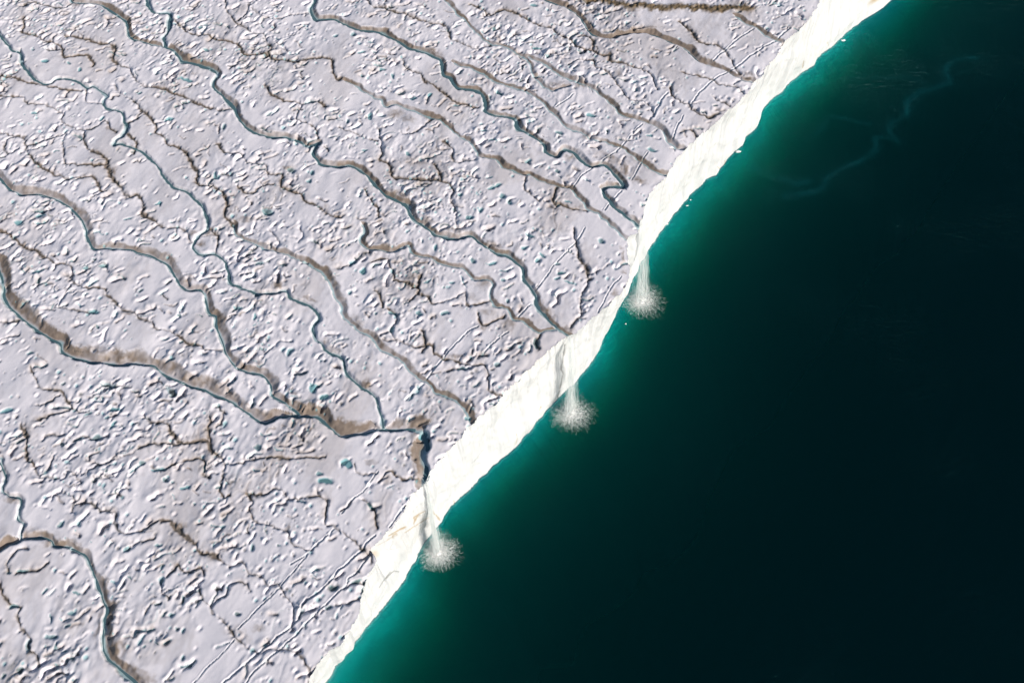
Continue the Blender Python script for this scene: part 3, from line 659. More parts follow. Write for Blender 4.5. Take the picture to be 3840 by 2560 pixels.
def mat_new(name):
    m = bpy.data.materials.new(name); m.use_nodes = True
    nt = m.node_tree
    return m, nt, nt.nodes, nt.nodes["Principled BSDF"]
def mixcol(nt, fac, a, b):
    n = nt.nodes.new("ShaderNodeMix"); n.data_type = 'RGBA'
    for sock, val in ((n.inputs[0], fac), (n.inputs[6], a), (n.inputs[7], b)):
        if isinstance(val, (tuple, float, int)): sock.default_value = val
        else: nt.links.new(val, sock)
    return n.outputs[2]

# ------------------------------------------------------------------ materials
m_ice, nt, N, bs = mat_new("weathered_ice")
at = N.new("ShaderNodeAttribute"); at.attribute_name = "surf"
sep = N.new("ShaderNodeSeparateColor"); nt.links.new(at.outputs["Color"], sep.inputs[0])
nz = N.new("ShaderNodeTexNoise"); nz.inputs["Scale"].default_value = 1.3; nz.inputs["Detail"].default_value = 6
tc = N.new("ShaderNodeTexCoord"); nt.links.new(tc.outputs["Object"], nz.inputs["Vector"])
base = mixcol(nt, nz.outputs[0], (.695, .672, .728, 1), (.775, .752, .80, 1))
brn = mixcol(nt, nz.outputs[0], (.175, .135, .108, 1), (.30, .245, .205, 1))
c = mixcol(nt, sep.outputs[0], base, brn)
c = mixcol(nt, sep.outputs[1], c, (.17, .37, .41, 1))
c = mixcol(nt, sep.outputs[2], c, (.035, .045, .045, 1))
nz2 = N.new("ShaderNodeTexNoise"); nz2.inputs["Scale"].default_value = 4.0; nz2.inputs["Detail"].default_value = 5
nt.links.new(tc.outputs["Object"], nz2.inputs["Vector"])
rock = mixcol(nt, nz2.outputs[0], (.06, .042, .022, 1), (.27, .20, .125, 1))
c = mixcol(nt, at.outputs["Alpha"], c, rock)
nt.links.new(c, bs.inputs["Base Color"])
bs.inputs["Roughness"].default_value = .75
bs.inputs["Specular IOR Level"].default_value = .2
bp = N.new("ShaderNodeBump"); bp.inputs["Strength"].default_value = .35; bp.inputs["Distance"].default_value = .05
nz3 = N.new("ShaderNodeTexNoise"); nz3.inputs["Scale"].default_value = 6.0; nz3.inputs["Detail"].default_value = 4
nt.links.new(tc.outputs["Object"], nz3.inputs["Vector"]); nt.links.new(nz3.outputs[0], bp.inputs["Height"])
nt.links.new(bp.outputs[0], bs.inputs["Normal"])

m_cliff, nt, N, bs = mat_new("cliff_ice")
at = N.new("ShaderNodeAttribute"); at.attribute_name = "surf"
sep = N.new("ShaderNodeSeparateColor"); nt.links.new(at.outputs["Color"], sep.inputs[0])
cnz = N.new("ShaderNodeTexNoise"); cnz.inputs["Scale"].default_value = .55; cnz.inputs["Detail"].default_value = 7; cnz.inputs["Roughness"].default_value = .6
ctc = N.new("ShaderNodeTexCoord"); cmp_ = N.new("ShaderNodeMapping"); cmp_.inputs["Scale"].default_value = (1.0, 1.0, .22)
nt.links.new(ctc.outputs["Object"], cmp_.inputs[0]); nt.links.new(cmp_.outputs[0], cnz.inputs["Vector"])
clb = mixcol(nt, cnz.outputs[0], (.42, .435, .46, 1), (.665, .668, .675, 1))
c = mixcol(nt, sep.outputs[0], clb, (.34, .24, .12, 1))
c = mixcol(nt, sep.outputs[1], c, (.10, .105, .105, 1))
c = mixcol(nt, sep.outputs[2], c, (.93, .95, .95, 1))
nt.links.new(c, bs.inputs["Base Color"])
bs.inputs["Roughness"].default_value = .7; bs.inputs["Specular IOR Level"].default_value = .2
bp = N.new("ShaderNodeBump"); bp.inputs["Strength"].default_value = .7; bp.inputs["Distance"].default_value = .14
tc = N.new("ShaderNodeTexCoord"); mp = N.new("ShaderNodeMapping"); mp.inputs["Scale"].default_value = (1.2, 1.2, .35)
nz = N.new("ShaderNodeTexNoise"); nz.inputs["Scale"].default_value = 1.2; nz.inputs["Detail"].default_value = 6
nt.links.new(tc.outputs["Object"], mp.inputs[0]); nt.links.new(mp.outputs[0], nz.inputs["Vector"])
nt.links.new(nz.outputs[0], bp.inputs["Height"]); nt.links.new(bp.outputs[0], bs.inputs["Normal"])

m_str, nt, N, bs = mat_new("stream_water")
tc = N.new("ShaderNodeTexCoord")
nz = N.new("ShaderNodeTexNoise"); nz.inputs["Scale"].default_value = .22; nz.inputs["Detail"].default_value = 8; nz.inputs["Roughness"].default_value = .65
nt.links.new(tc.outputs["Object"], nz.inputs["Vector"])
sat = N.new("ShaderNodeAttribute"); sat.attribute_name = "surf"
sc_ = mixcol(nt, sat.outputs["Fac"], (.09, .16, .18, 1), (.36, .33, .285, 1))
nt.links.new(mixcol(nt, nz.outputs[0], mixcol(nt, .35, sc_, (.03, .12, .16, 1)), sc_), bs.inputs["Base Color"])
bs.inputs["Roughness"].default_value = .25; bs.inputs["Specular IOR Level"].default_value = .4
bp = N.new("ShaderNodeBump"); bp.inputs["Strength"].default_value = .25; bp.inputs["Distance"].default_value = .03
nz3 = N.new("ShaderNodeTexNoise"); nz3.inputs["Scale"].default_value = 5.0
nt.links.new(tc.outputs["Object"], nz3.inputs["Vector"]); nt.links.new(nz3.outputs[0], bp.inputs["Height"])
nt.links.new(bp.outputs[0], bs.inputs["Normal"])

m_pond, nt, N, bs = mat_new("pond_water")
bs.inputs["Base Color"].default_value = (.12, .245, .265, 1)
bs.inputs["Roughness"].default_value = .12; bs.inputs["Specular IOR Level"].default_value = .4

m_spray = bpy.data.materials.new("white_water"); m_spray.use_nodes = True
nt = m_spray.node_tree; N = nt.nodes; N.clear()
out = N.new("ShaderNodeOutputMaterial")
df = N.new("ShaderNodeBsdfDiffuse"); df.inputs[0].default_value = (.92, .95, .95, 1)
tl = N.new("ShaderNodeBsdfTranslucent"); tl.inputs[0].default_value = (.92, .95, .95, 1)
m1_ = N.new("ShaderNodeMixShader"); m1_.inputs[0].default_value = .25
nt.links.new(df.outputs[0], m1_.inputs[1]); nt.links.new(tl.outputs[0], m1_.inputs[2])
tr_ = N.new("ShaderNodeBsdfTransparent")
m2_ = N.new("ShaderNodeMixShader"); m2_.inputs[0].default_value = .15
nt.links.new(m1_.outputs[0], m2_.inputs[1]); nt.links.new(tr_.outputs[0], m2_.inputs[2])
nt.links.new(m2_.outputs[0], out.inputs[0])

m_foam, nt, N, bs = mat_new("foam_water")
bs.inputs["Base Color"].default_value = (.95, .965, .96, 1); bs.inputs["Roughness"].default_value = .7; bs.inputs["Specular IOR Level"].default_value = .1

m_chunk, nt, N, bs = mat_new("floating_ice")
bs.inputs["Base Color"].default_value = (.84, .87, .87, 1); bs.inputs["Roughness"].default_value = .5

m_bed, nt, N, bs = mat_new("sea_floor_mud")
bs.inputs["Base Color"].default_value = (.03, .05, .05, 1); bs.inputs["Roughness"].default_value = .9

# sea: clear absorbing water with a little suspended silt, ripples on top
m_sea = bpy.data.materials.new("sea_water"); m_sea.use_nodes = True
nt = m_sea.node_tree; N = nt.nodes; N.clear()
out = N.new("ShaderNodeOutputMaterial")
at = N.new("ShaderNodeAttribute"); at.attribute_name = "surf"
sep = N.new("ShaderNodeSeparateColor"); nt.links.new(at.outputs["Color"], sep.inputs[0])
tc = N.new("ShaderNodeTexCoord")
mp = N.new("ShaderNodeMapping"); mp.inputs["Rotation"].default_value = (0, 0, math.radians(-12)); mp.inputs["Scale"].default_value = (.45, 1.0, 1)
nt.links.new(tc.outputs["Object"], mp.inputs[0])
nz = N.new("ShaderNodeTexNoise"); nz.inputs["Scale"].default_value = 1.15; nz.inputs["Detail"].default_value = 5; nz.inputs["Roughness"].default_value = .6; nz.inputs["Distortion"].default_value = .5
nt.links.new(mp.outputs[0], nz.inputs["Vector"])
bp = N.new("ShaderNodeBump"); bp.inputs["Strength"].default_value = 1.0; bp.inputs["Distance"].default_value = .34
nt.links.new(nz.outputs[0], bp.inputs["Height"])
pz = N.new("ShaderNodeTexNoise"); pz.inputs["Scale"].default_value = .045; pz.inputs["Detail"].default_value = 3
nt.links.new(tc.outputs["Object"], pz.inputs["Vector"])
pr = N.new("ShaderNodeMapRange"); pr.inputs[1].default_value = .38; pr.inputs[2].default_value = .66; pr.inputs[3].default_value = .42; pr.inputs[4].default_value = 1.0
nt.links.new(pz.outputs[0], pr.inputs[0]); nt.links.new(pr.outputs[0], bp.inputs["Strength"])
dif = N.new("ShaderNodeBsdfDiffuse")
col = mixcol(nt, sep.outputs[0], (.0001, .0068, .0088, 1), (.0002, .040, .034, 1))
col = mixcol(nt, sep.outputs[1], col, (.003, .050, .058, 1))
nt.links.new(col, dif.inputs["Color"]); nt.links.new(bp.outputs[0], dif.inputs["Normal"])
trn = N.new("ShaderNodeBsdfTransparent")
add = N.new("ShaderNodeAddShader"); nt.links.new(dif.outputs[0], add.inputs[0]); nt.links.new(trn.outputs[0], add.inputs[1])
gl = N.new("ShaderNodeBsdfGlossy"); gl.inputs["Roughness"].default_value = .08; gl.inputs["Color"].default_value = (.35, .8, .85, 1)
nt.links.new(bp.outputs[0], gl.inputs["Normal"])
frn = N.new("ShaderNodeFresnel"); frn.inputs["IOR"].default_value = 1.2; nt.links.new(bp.outputs[0], frn.inputs["Normal"])
mx = N.new("ShaderNodeMixShader"); nt.links.new(frn.outputs[0], mx.inputs[0]); nt.links.new(add.outputs[0], mx.inputs[1]); nt.links.new(gl.outputs[0], mx.inputs[2])
nt.links.new(mx.outputs[0], out.inputs["Surface"])
va = N.new("ShaderNodeVolumeAbsorption"); va.inputs["Density"].default_value = 1.5; va.inputs["Color"].default_value = (0.0, .930, .902, 1)
nt.links.new(va.outputs[0], out.inputs["Volume"])

# ------------------------------------------------------------------ ice plateau
UU = np.broadcast_to(U[:, None], (NU, NV)); VV = np.broadcast_to(V[None, :], (NU, NV))
XX, YY = to_xy(UU, VV)
px, py, _ = proj(XX, YY, ZT)
inside = (px > -300) & (px < 4140) & (py > -210) & (py < 2770)
nl = np.clip(np.ceil((VL - V0) / G).astype(int), 1, NV - 1)
J = np.arange(NV)[None, :]
keep = inside & (J <= nl[:, None])
Vc = np.where(J == nl[:, None], VL[:, None], VV)
XX, YY = to_xy(UU, Vc)
Z = ZT + h
idm = -np.ones((NU, NV), np.int64)
idm[keep] = np.arange(keep.sum())
verts = np.stack([XX[keep], YY[keep], Z[keep]], 1)
surf = np.stack([dirt[keep], blue[keep], dark[keep], debris[keep]], 1)
q = np.stack([idm[:-1, :-1], idm[1:, :-1], idm[1:, 1:], idm[:-1, 1:]], -1)
okq = (q >= 0).all(-1)
quads = q[okq][:, ::-1]
tris = []
for i in range(NU - 1):
    a, b = nl[i], nl[i + 1]
    if a < b:
        for j in range(a, b): tris.append((idm[i, a], idm[i + 1, j + 1], idm[i + 1, j]))
    elif b < a:
        for j in range(b, a): tris.append((idm[i + 1, b], idm[i, j], idm[i, j + 1]))
tris = np.array([t for t in tris if min(t) >= 0], np.int64)
fc = [quads] + ([tris[:, ::-1]] if len(tris) else [])
# distant, coarser continuation of the plateau beyond the frame
cu = np.arange(U0 - 260, U1 + 260, 2.5); cv_ = np.arange(V0 - 320, V1 + 2, 2.5)
ovl = np.interp(cu, lu, lv, left=None, right=None)
sL = (lv[3] - lv[0]) / (lu[3] - lu[0]); sR = (lv[-1] - lv[-4]) / (lu[-1] - lu[-4])
CU, CV = np.meshgrid(cu, cv_, indexing='ij')
CVc = np.minimum(CV, ovl[:, None])
cx_, cy_ = to_xy(CU, CVc)
ppx, ppy, pfw = proj(cx_, cy_, ZT)
far = ~((ppx > -250) & (ppx < 4090) & (ppy > -165) & (ppy < 2725)) | (pfw < 1)
cid = np.arange(cu.size * cv_.size).reshape(cu.size, cv_.size)
okc = (far[:-1, :-1] | far[1:, :-1] | far[1:, 1:] | far[:-1, 1:]) & (CVc[:-1, :-1] < CVc[:-1, 1:] - .01) & (CVc[1:, :-1] < CVc[1:, 1:] - .01)
cq = np.stack([cid[:-1, :-1], cid[1:, :-1], cid[1:, 1:], cid[:-1, 1:]], -1)[okc][:, ::-1] + len(verts)
cz = np.full(CU.size, ZT - .30)
verts = np.vstack([verts, np.stack([cx_.ravel(), cy_.ravel(), cz], 1)])
surf = np.vstack([surf, np.tile([.06, 0, 0, 0], (CU.size, 1))])
fc.insert(0, np.vstack([fc.pop(0), cq]))
ice = mesh_obj("ice_plateau", verts, fc, m_ice, attrs={"surf": surf})
tag(ice, "lilac white ice cap plateau pitted with melt holes and cut by winding channels", "ice cap", kind="structure")
print("plateau verts", len(verts))

# ------------------------------------------------------------------ ice cliff and its submerged foot
ztop = Z[np.arange(NU), nl]
stepc = np.arange(3, 260, 3.0)
ue = np.concatenate([(U[0] - stepc)[::-1], U, U[-1] + stepc])
def ext(vals, fu, fv):
    a = np.interp(U[0] - stepc, fu, fv)[::-1]; b = np.interp(U[-1] + stepc, fu, fv)
    return np.concatenate([a, vals, b])
vle = ext(VL, lu, lv); vwe = ext(VW, wu, wv)
zte = np.concatenate([np.full(stepc.size, ZT - .3), ztop, np.full(stepc.size, ZT - .3)])
# ice foot: start depth and steepness along the shore, from points on the waterline
FOOT = [(1100, 2700, .7, .42), (1230, 2560, .7, .42), (1400, 2310, .8, .46), (1520, 2150, .9, .52), (1590, 2040, 1.3, .8), (1650, 1955, 1.9, 1.0), (1705, 1890, .6, .72), (1790, 1800, .6, .85), (1850, 1745, 1.1, .9), (1940, 1670, 1.1, .8),
        (2030, 1570, .6, .75), (2090, 1500, .9, .8), (2160, 1430, .8, .66), (2250, 1280, .6, .60), (2330, 1150, .8, .62), (2430, 940, .7, .60), (2520, 810, .9, .48), (2620, 710, 1.5, .5), (2730, 600, 1.9, .52), (2840, 450, 1.5, .50),
        (2960, 310, .8, .52), (3070, 210, .7, .56), (3150, 150, .5, .52), (3200, 100, .7, .55), (3300, 30, .9, .66), (3450, -90, .9, .66)]
fx, fy = unproj([p[0] for p in FOOT], [p[1] for p in FOOT], 0.0)
fu, _ = to_uv(fx, fy)
o = np.argsort(fu)
fd = np.interp(ue, fu[o], np.array([p[2] for p in FOOT])[o]); fs = np.interp(ue, fu[o], np.array([p[3] for p in FOOT])[o])
def sm(a, w=9):
    k = np.hanning(2 * w + 1); k /= k.sum(); return np.convolve(np.pad(a, w, mode='edge'), k, 'same')[w:-w]
fd, fs = sm(fd * .75, 14), sm(fs * 1.5, 14)
nc = len(ue)
NR = 84
s = np.linspace(0, 1, NR)[None, :]
r2 = np.random.default_rng(5)
def n2d(nu, nv, au, av, seed):
    w = np.random.default_rng(seed).standard_normal((nu, nv))
    f = np.fft.fft2(w) * np.exp(-.5 * ((np.fft.fftfreq(nu)[:, None] * 2 * np.pi * au) ** 2 + (np.fft.fftfreq(nv)[None, :] * 2 * np.pi * av) ** 2))
    n = np.fft.ifft2(f).real; return n / n.std()
bul = n2d(nc, NR, 26, 12, 61); flu = n2d(nc, NR, 5, 20, 62); chip = n2d(nc, NR, 2.2, 2, 63); slab = n2d(nc, NR, 14, 5, 64)
edge = np.clip(np.minimum(s * 8, (1 - s) * 6), 0, 1)
vf = vle[:, None] * (1 - s) + vwe[:, None] * s + edge * (.40 * bul + .20 * flu + .04 * chip + .14 * np.clip(slab, -.3, .3) * 2)
zf = zte[:, None] * (1 - s) + 0.0 * s
# underwater rows
dist = np.concatenate([[0.0, .05], np.geomspace(.4, 46, 26)])
zu = -(fd[:, None] * sst(0, .3, dist)[None, :] + fs[:, None] * dist[None, :] * (1.05 + .030 * dist[None, :]))
zu += .12 * n2d(nc, len(dist), 12, 1.5, 65) * sst(.3, 3, dist)[None, :]
vws = sm(vwe, 60)
far_ = sst(.5, 9, dist)[None, :]
vu = vwe[:, None] * (1 - far_) + vws[:, None] * far_ + dist[None, :] - .02
zu[:, 0] = -.35
Uc = np.broadcast_to(ue[:, None], (nc, NR + len(dist)))
Vc2 = np.hstack([vf, vu]); Zc = np.hstack([zf, zu])
# marks on the face
fxx, fyy = to_xy(Uc, Vc2)
MARK = [(1, .10, .85, "C3 612,540 605,600 590,700 572,800 595,830 580,920 560,1000 535,1095"),
        (0, .12, .9, "C2 -60,1425 0,1390 60,1355 120,1330"), (0, .10, .8, "C2 200,1235 250,1200 300,1175 320,1165"),
        (0, .07, .75, "C2 110,1390 200,1330 310,1260 350,1235"), (0, .11, .85, "C2 400,1175 450,1220 475,1260"),
        (1, .07, .8, "C1 905,565 950,490 1010,430 1060,390 1110,400"), (1, .05, .6, "C1 980,450 1020,400"),
        (0, .13, .8, "C1 1040,40 1055,15 1080,0"), (0, .05, .5, "C1 870,130 950,90 1030,40"), (1, .05, .35, "C1 1010,170 1040,100 1050,40"),
        (1, .04, .35, "C1 960,150 1000,170 1090,150"), (0, .14, .9, "C6 1385,165 1395,90 1440,50 1470,-20"), (0, .08, .7, "C6 1380,55 1400,100"),
        (0, .08, .75, "C6 712,645 705,680 700,715"), (0, .05, .6, "C6 965,455 975,490"), (0, .07, .75, "C2 1537,70 1520,110"), (0, .05, .5, "C2 1525,120 1515,150"),
        (0, .05, .6, "C2 1278,352 1288,400 1272,465"), (0, .07, .7, "C2 622,1055 630,1090"), (1, .06, .35, "C2 865,610 890,570 930,520"), (1, .05, .25, "C2 810,660 850,625 885,600"),
        (1, .05, .25, "C2 830,335 860,325"), (0, .06, .6, "C5 815,910 840,940"), (0, .08, .7, "C5 895,850 890,880"), (1, .06, .3, "C4 730,310 740,400 760,300 800,240"),
        (1, .05, .25, "C4 545,490 560,560 550,620"), (1, .05, .22, "C4 860,80 880,160 900,200"), (1, .05, .18, "C5 330,1230 400,1000 450,850"), (1, .05, .18, "C5 1050,500 1100,330 1140,200")]
fr_ = np.zeros((nc, NR + len(dist))); gr_ = np.zeros_like(fr_)
# screen-independent tracing: each traced point is put on the face by its height fraction along the local column
qx, qy, _ = proj(fxx[:, :NR], fyy[:, :NR], np.maximum(Zc[:, :NR], 0))
mpx = .045
for kind, wd_, st_, tr in MARK:
    P = trace(tr)
    lo_x, hi_x, lo_y, hi_y = P[:, 0].min() - 25, P[:, 0].max() + 25, P[:, 1].min() - 25, P[:, 1].max() + 25
    sel = (qx > lo_x) & (qx < hi_x) & (qy > lo_y) & (qy < hi_y)
    if not sel.any(): continue
    ax, ay = qx[sel], qy[sel]
    dm = np.full(ax.shape, 1e9)
    for k in range(len(P) - 1):
        e = P[k + 1] - P[k]; L2 = e @ e + 1e-9
        t = np.clip(((ax - P[k, 0]) * e[0] + (ay - P[k, 1]) * e[1]) / L2, 0, 1)
        dm = np.minimum(dm, np.hypot(ax - P[k, 0] - t * e[0], ay - P[k, 1] - t * e[1]))
    w = np.exp(-(dm * mpx / wd_ * (1 + .3 * chip[sel])) ** 2) * st_
    tgt = gr_ if kind else fr_
    sub = tgt[:, :NR]
    sub[sel] = np.maximum(sub[sel], w)
    depth_ = np.exp(-(dm * mpx / (wd_ * .8)) ** 2) * st_ * .15
    vv_ = Vc2[:, :NR]; vv_[sel] -= depth_
# ochre seep below the lowest lip
def stain(pt, rx, ry, k):
    P = trace(pt)[0]
    w = k * np.exp(-((qx - P[0]) / rx) ** 2 - ((qy - P[1]) / ry) ** 2) * np.clip(.7 + .4 * flu, 0, 1)
    fr_[:, :NR] = np.maximum(fr_[:, :NR], w)
stain("C1 850,215", 20, 16, .55); stain("C1 1000,90", 60, 50, .10); stain("C1 1180,60", 60, 40, .10); stain("C2 300,1300", 40, 40, .10)
edge_stain = .10 * np.clip(bul, 0, 2) * np.exp(-(s * 22) ** 2)
fr_[:, :NR] = np.maximum(fr_[:, :NR], edge_stain)
fxx, fyy = to_xy(Uc, Vc2)
cv = np.stack([fxx.ravel(), fyy.ravel(), Zc.ravel()], 1)
NC2 = NR + len(dist)
ci = np.arange(nc * NC2).reshape(nc, NC2)
cq = np.stack([ci[:-1, :-1], ci[:-1, 1:], ci[1:, 1:], ci[1:, :-1]], -1).reshape(-1, 4)
cliff = mesh_obj("ice_cliff", cv, [cq], m_cliff, attrs={"surf": np.stack([fr_.ravel(), gr_.ravel(), np.hstack([np.zeros((nc, NR)), np.ones((nc, len(dist)))]).ravel(), 0 * gr_.ravel()], 1)})
tag(cliff, "sheer sunlit white ice cliff running diagonally between the plateau and the sea", "ice cliff", kind="structure")

# ------------------------------------------------------------------ sea
xs = np.concatenate([np.arange(-1200, -60, 60.), np.arange(-60, 150, .45), np.arange(150, 1200, 60.)])
ys = np.concatenate([np.arange(-1000, 20, 60.), np.arange(20, 245, .45), np.arange(245, 1600, 60.)])
SX, SY = np.meshgrid(xs, ys, indexing='ij')
su, sv = to_uv(SX, SY)
offs = sv - np.interp(su, ue, sm(vwe, 60))
PLUME = [(26, .9, "T3 2030,395 1950,410 1870,430 1830,470 1810,520 1850,580 1780,600 1680,640 1620,690 1580,730 1545,790"), (24, .9, "T3 1455,830 1430,900 1470,975"), (16, .6, "T3 1450,960 1380,960 1310,970 1285,1060"),
         (18, .7, "T3 1545,790 1500,815 1455,830"), (24, .8, "T3 1285,1060 1200,1100 1100,1140 1040,1190 950,1220 935,1270 850,1335 720,1350"), (30, .7, "T3 480,1150 580,1190 650,1220 720,1240 760,1275 825,1240"), (14, .5, "T3 830,930 930,880 1010,820 1130,820 1300,850"),
         (16, .5, "T3 1100,545 1300,520 1420,545 1570,550 1700,590"), (16, .4, "T3 620,1240 600,1300 630,1340 560,1390"), (14, .3, "T3 500,1330 540,1370 550,1420"), (12, .3, "T3 1900,530 2020,510")]
pl = np.zeros(SX.shape)
ri = np.random.default_rng(9)
wob1 = n2d(*SX.shape, 5, 5, 71); wob2 = n2d(*SX.shape, 5, 5, 72); wob3 = n2d(*SX.shape, 2.5, 2.5, 73)
for wpx, st_, tr in PLUME:
    P = trace(tr); x, y = unproj(P[:, 0], P[:, 1], 0.0)
    Q = np.stack([x, y], 1)
    sel = (SX > x.min() - 5) & (SX < x.max() + 5) & (SY > y.min() - 5) & (SY < y.max() + 5)
    ax, ay = SX[sel] + .55 * wob1[sel], SY[sel] + .55 * wob2[sel]
    dm = np.full(ax.shape, 1e9)
    for k in range(len(Q) - 1):
        e = Q[k + 1] - Q[k]; L2 = e @ e + 1e-9
        t = np.clip(((ax - Q[k, 0]) * e[0] + (ay - Q[k, 1]) * e[1]) / L2, 0, 1)
        dm = np.minimum(dm, np.hypot(ax - Q[k, 0] - t * e[0], ay - Q[k, 1] - t * e[1]))
    w = .68 * st_ * (.75 * np.exp(-(dm / (wpx * .022)) ** 2) * np.clip(.75 + .35 * wob3[sel], .1, 1.2) + .22 * np.exp(-(dm / (wpx * .06)) ** 2))
    pl[sel] = np.maximum(pl[sel], w)
murk = np.exp(-np.maximum(offs, 0) / 16.0) * (offs > -3)
sv_ = np.stack([SX.ravel(), SY.ravel(), np.zeros(SX.size)], 1)
si = np.arange(SX.size).reshape(SX.shape)
topq = np.stack([si[:-1, :-1], si[1:, :-1], si[1:, 1:], si[:-1, 1:]], -1).reshape(-1, 4)
b0 = SX.size
ring = np.concatenate([si[:, 0], si[-1, 1:], si[-2::-1, -1], si[0, -2:0:-1]])
rv = sv_[ring].copy(); rv[:, 2] = -60
sv_ = np.vstack([sv_, rv])
rn = np.arange(len(ring)); nx = (rn + 1) % len(ring)
side = np.stack([ring, b0 + rn, b0 + nx, ring[nx]], 1)
nxs, nys = len(xs), len(ys)
bc = b0 + np.array([0, nxs - 1, nxs - 1 + nys - 1, 2 * (nxs - 1) + nys - 1])
sa = np.stack([np.append(np.clip(murk, 0, 1).ravel(), np.zeros(len(ring))), np.append(np.clip(pl, 0, 1).ravel(), np.zeros(len(ring))), np.zeros(len(sv_)), np.zeros(len(sv_))], 1)
# bottom closed by one fan of quads between matching ring points
n4 = len(ring)
cenid = len(sv_)
sv_ = np.vstack([sv_, [[0, 0, -60.0]]]); sa = np.vstack([sa, [[0, 0, 0, 0]]])
bot = np.stack([np.full(n4, cenid), b0 + nx, b0 + rn], 1)
sea = mesh_obj("sea_water", sv_, [np.vstack([topq, side]), bot], m_sea, smooth=False, attrs={"surf": sa})
tag(sea, "dark green sea, glowing turquoise along the foot of the ice cliff", "sea", kind="structure")
fl = mesh_obj("sea_floor", [(-1190, -990, -59), (1190, -990, -59), (1190, 1590, -59), (-1190, 1590, -59)], [np.array([[0, 1, 2, 3]])], m_bed)
tag(fl, "black sea bed far below the dark green water", "sea bed", kind="structure")

# ------------------------------------------------------------------ streams and ponds on the plateau
def sample(u, v):
    i = np.clip(((u - U0) / G).astype(int), 0, NU - 1); j = np.clip(((v - V0) / G).astype(int), 0, NV - 1)
    return Z[i, j]
for (label, cl, w, b, d, tr), (D, mpp) in zip(STREAMS, stream_paths):
    vlip = np.interp(D[:, 0], U, VL)
    k = (D[:, 1] < vlip - .12)
    D = D[k]; mp_ = mpp[k]
    tg = np.gradient(D, axis=0); tg /= np.linalg.norm(tg, axis=1)[:, None] + 1e-9
    nr = np.stack([-tg[:, 1], tg[:, 0]], 1)
    z = sample(D[:, 0], D[:, 1])
    zz = np.pad(z, 8, mode='edge')
    z = np.array([np.percentile(zz[i:i + 17], 35) for i in range(len(z))])
    z = sm(z, 4) + .055
    rs_ = np.random.default_rng(int(w * 10 + d * 100 + len(z)))
    vr = sm(rs_.standard_normal(len(z)), 9); vr /= vr.std() + 1e-9
    vr2 = sm(rs_.standard_normal(len(z)), 2); vr2 /= vr2.std() + 1e-9
    wd2 = np.maximum(.07, w * mp_ / T * .5 * (.86 + .24 * vr + .07 * vr2))
    if 'deep blue bend' in label:
        wd2 *= 1 + 1.0 * sst(cut_ - 18, cut_ + 6, np.arange(len(z)))
    n = len(z); cr = 7
    vs = []; bc_ = []
    for q_ in np.linspace(-1, 1, cr):
        uv = D + nr * (wd2 * q_)[:, None]
        x, y = to_xy(uv[:, 0], uv[:, 1])
        vs.append(np.stack([x, y, z], 1))
        bn = sm(rs_.standard_normal(n), 7); bn /= bn.std() + 1e-9
        bl = sm(rs_.standard_normal(n), 24); bl /= bl.std() + 1e-9
        bc_.append(np.clip(.50 - .22 * q_ * q_ + .16 * bn + .20 * bl - (.6 * sst(cut_ - 18, cut_ + 4, np.arange(n)) if 'deep blue bend' in label else 0), 0, 1))
    vs = np.stack(vs, 1).reshape(-1, 3)
    ii = np.arange(n * cr).reshape(n, cr)
    qq = np.stack([ii[:-1, :-1], ii[:-1, 1:], ii[1:, 1:], ii[1:, :-1]], -1).reshape(-1, 4)
    # face up
    a_, b_, c_ = vs[qq[0, 0]], vs[qq[0, 1]], vs[qq[0, 3]]
    if np.cross(b_ - a_, c_ - a_)[2] < 0: qq = qq[:, ::-1]
    bc_ = np.stack(bc_, 1).ravel()
    o = mesh_obj("meltwater_stream", vs, [qq], m_str, attrs={"surf": np.stack([bc_, bc_, bc_, bc_], 1)})
    tag(o, label, "stream", kind="structure", group="meltwater streams on the plateau")

PONDS = [("T7 2240,172", 60, 22, -5, "largest bright turquoise melt pond on the ice, left of the deep blue stream bend above the lowest waterfall"),
         ("T1 1840,1460", 40, 26, -10, "dark speckled turquoise melt pond between the two long streams of the upper left"),
         ("T4 2160,1110", 24, 40, 20, "narrow blue melt pond of the close pair above the widest brown channel's end"),
         ("T4 2240,1170", 36, 22, 10, "rounded blue melt pond beside its narrow twin above the widest brown channel's end"),
         ("T5 150,300", 20, 28, -15, "egg shaped pale teal melt pond left of a brown gully in the middle of the plateau"),
         ("T5 1520,305", 32, 14, 20, "teal melt pond with a tail, between the middle waterfall's stream and the dark gully right of it"),
         ("T2 1350,325", 42, 10, -5, "long thin teal melt pond below the curved brown trough at the top"),
         ("T8 30,50", 44, 26, -30, "pale blue forked melt pond below the arm of the deep blue stream bend")]
for pt, a, b, ang, label in PONDS:
    P = trace(pt)[0]; x, y = unproj(P[0], P[1], ZT); m = proj(x, y, ZT)[2] / FPX / T
    u, v = to_uv(x, y)
    rr = np.linspace(0, 2 * np.pi, 28, endpoint=False)
    rad = 1 + .20 * np.sin(3 * rr + a) + .14 * np.sin(5 * rr + b) + .07 * np.sin(9 * rr)
    c_, s_ = math.cos(math.radians(ang)), math.sin(math.radians(ang))
    ex, ey = a * m * .86 * rad * np.cos(rr), b * m * .95 * rad * np.sin(rr)
    gx, gy = x + ex * c_ - ey * s_, y + ex * s_ + ey * c_
    gu, gv = to_uv(gx, gy)
    zc = float(np.percentile(sample(u + (gu - u) * .5, v + (gv - v) * .5), 30)) + .05
    vs = np.vstack([np.stack([gx, gy, np.full(28, zc)], 1), [[x, y, zc]]])
    k = np.arange(28)
    o = mesh_obj("melt_pond", vs, [np.stack([k, (k + 1) % 28, np.full(28, 28)], 1)], m_pond)
    tag(o, label, "pond", kind="structure", group="melt ponds on the plateau")

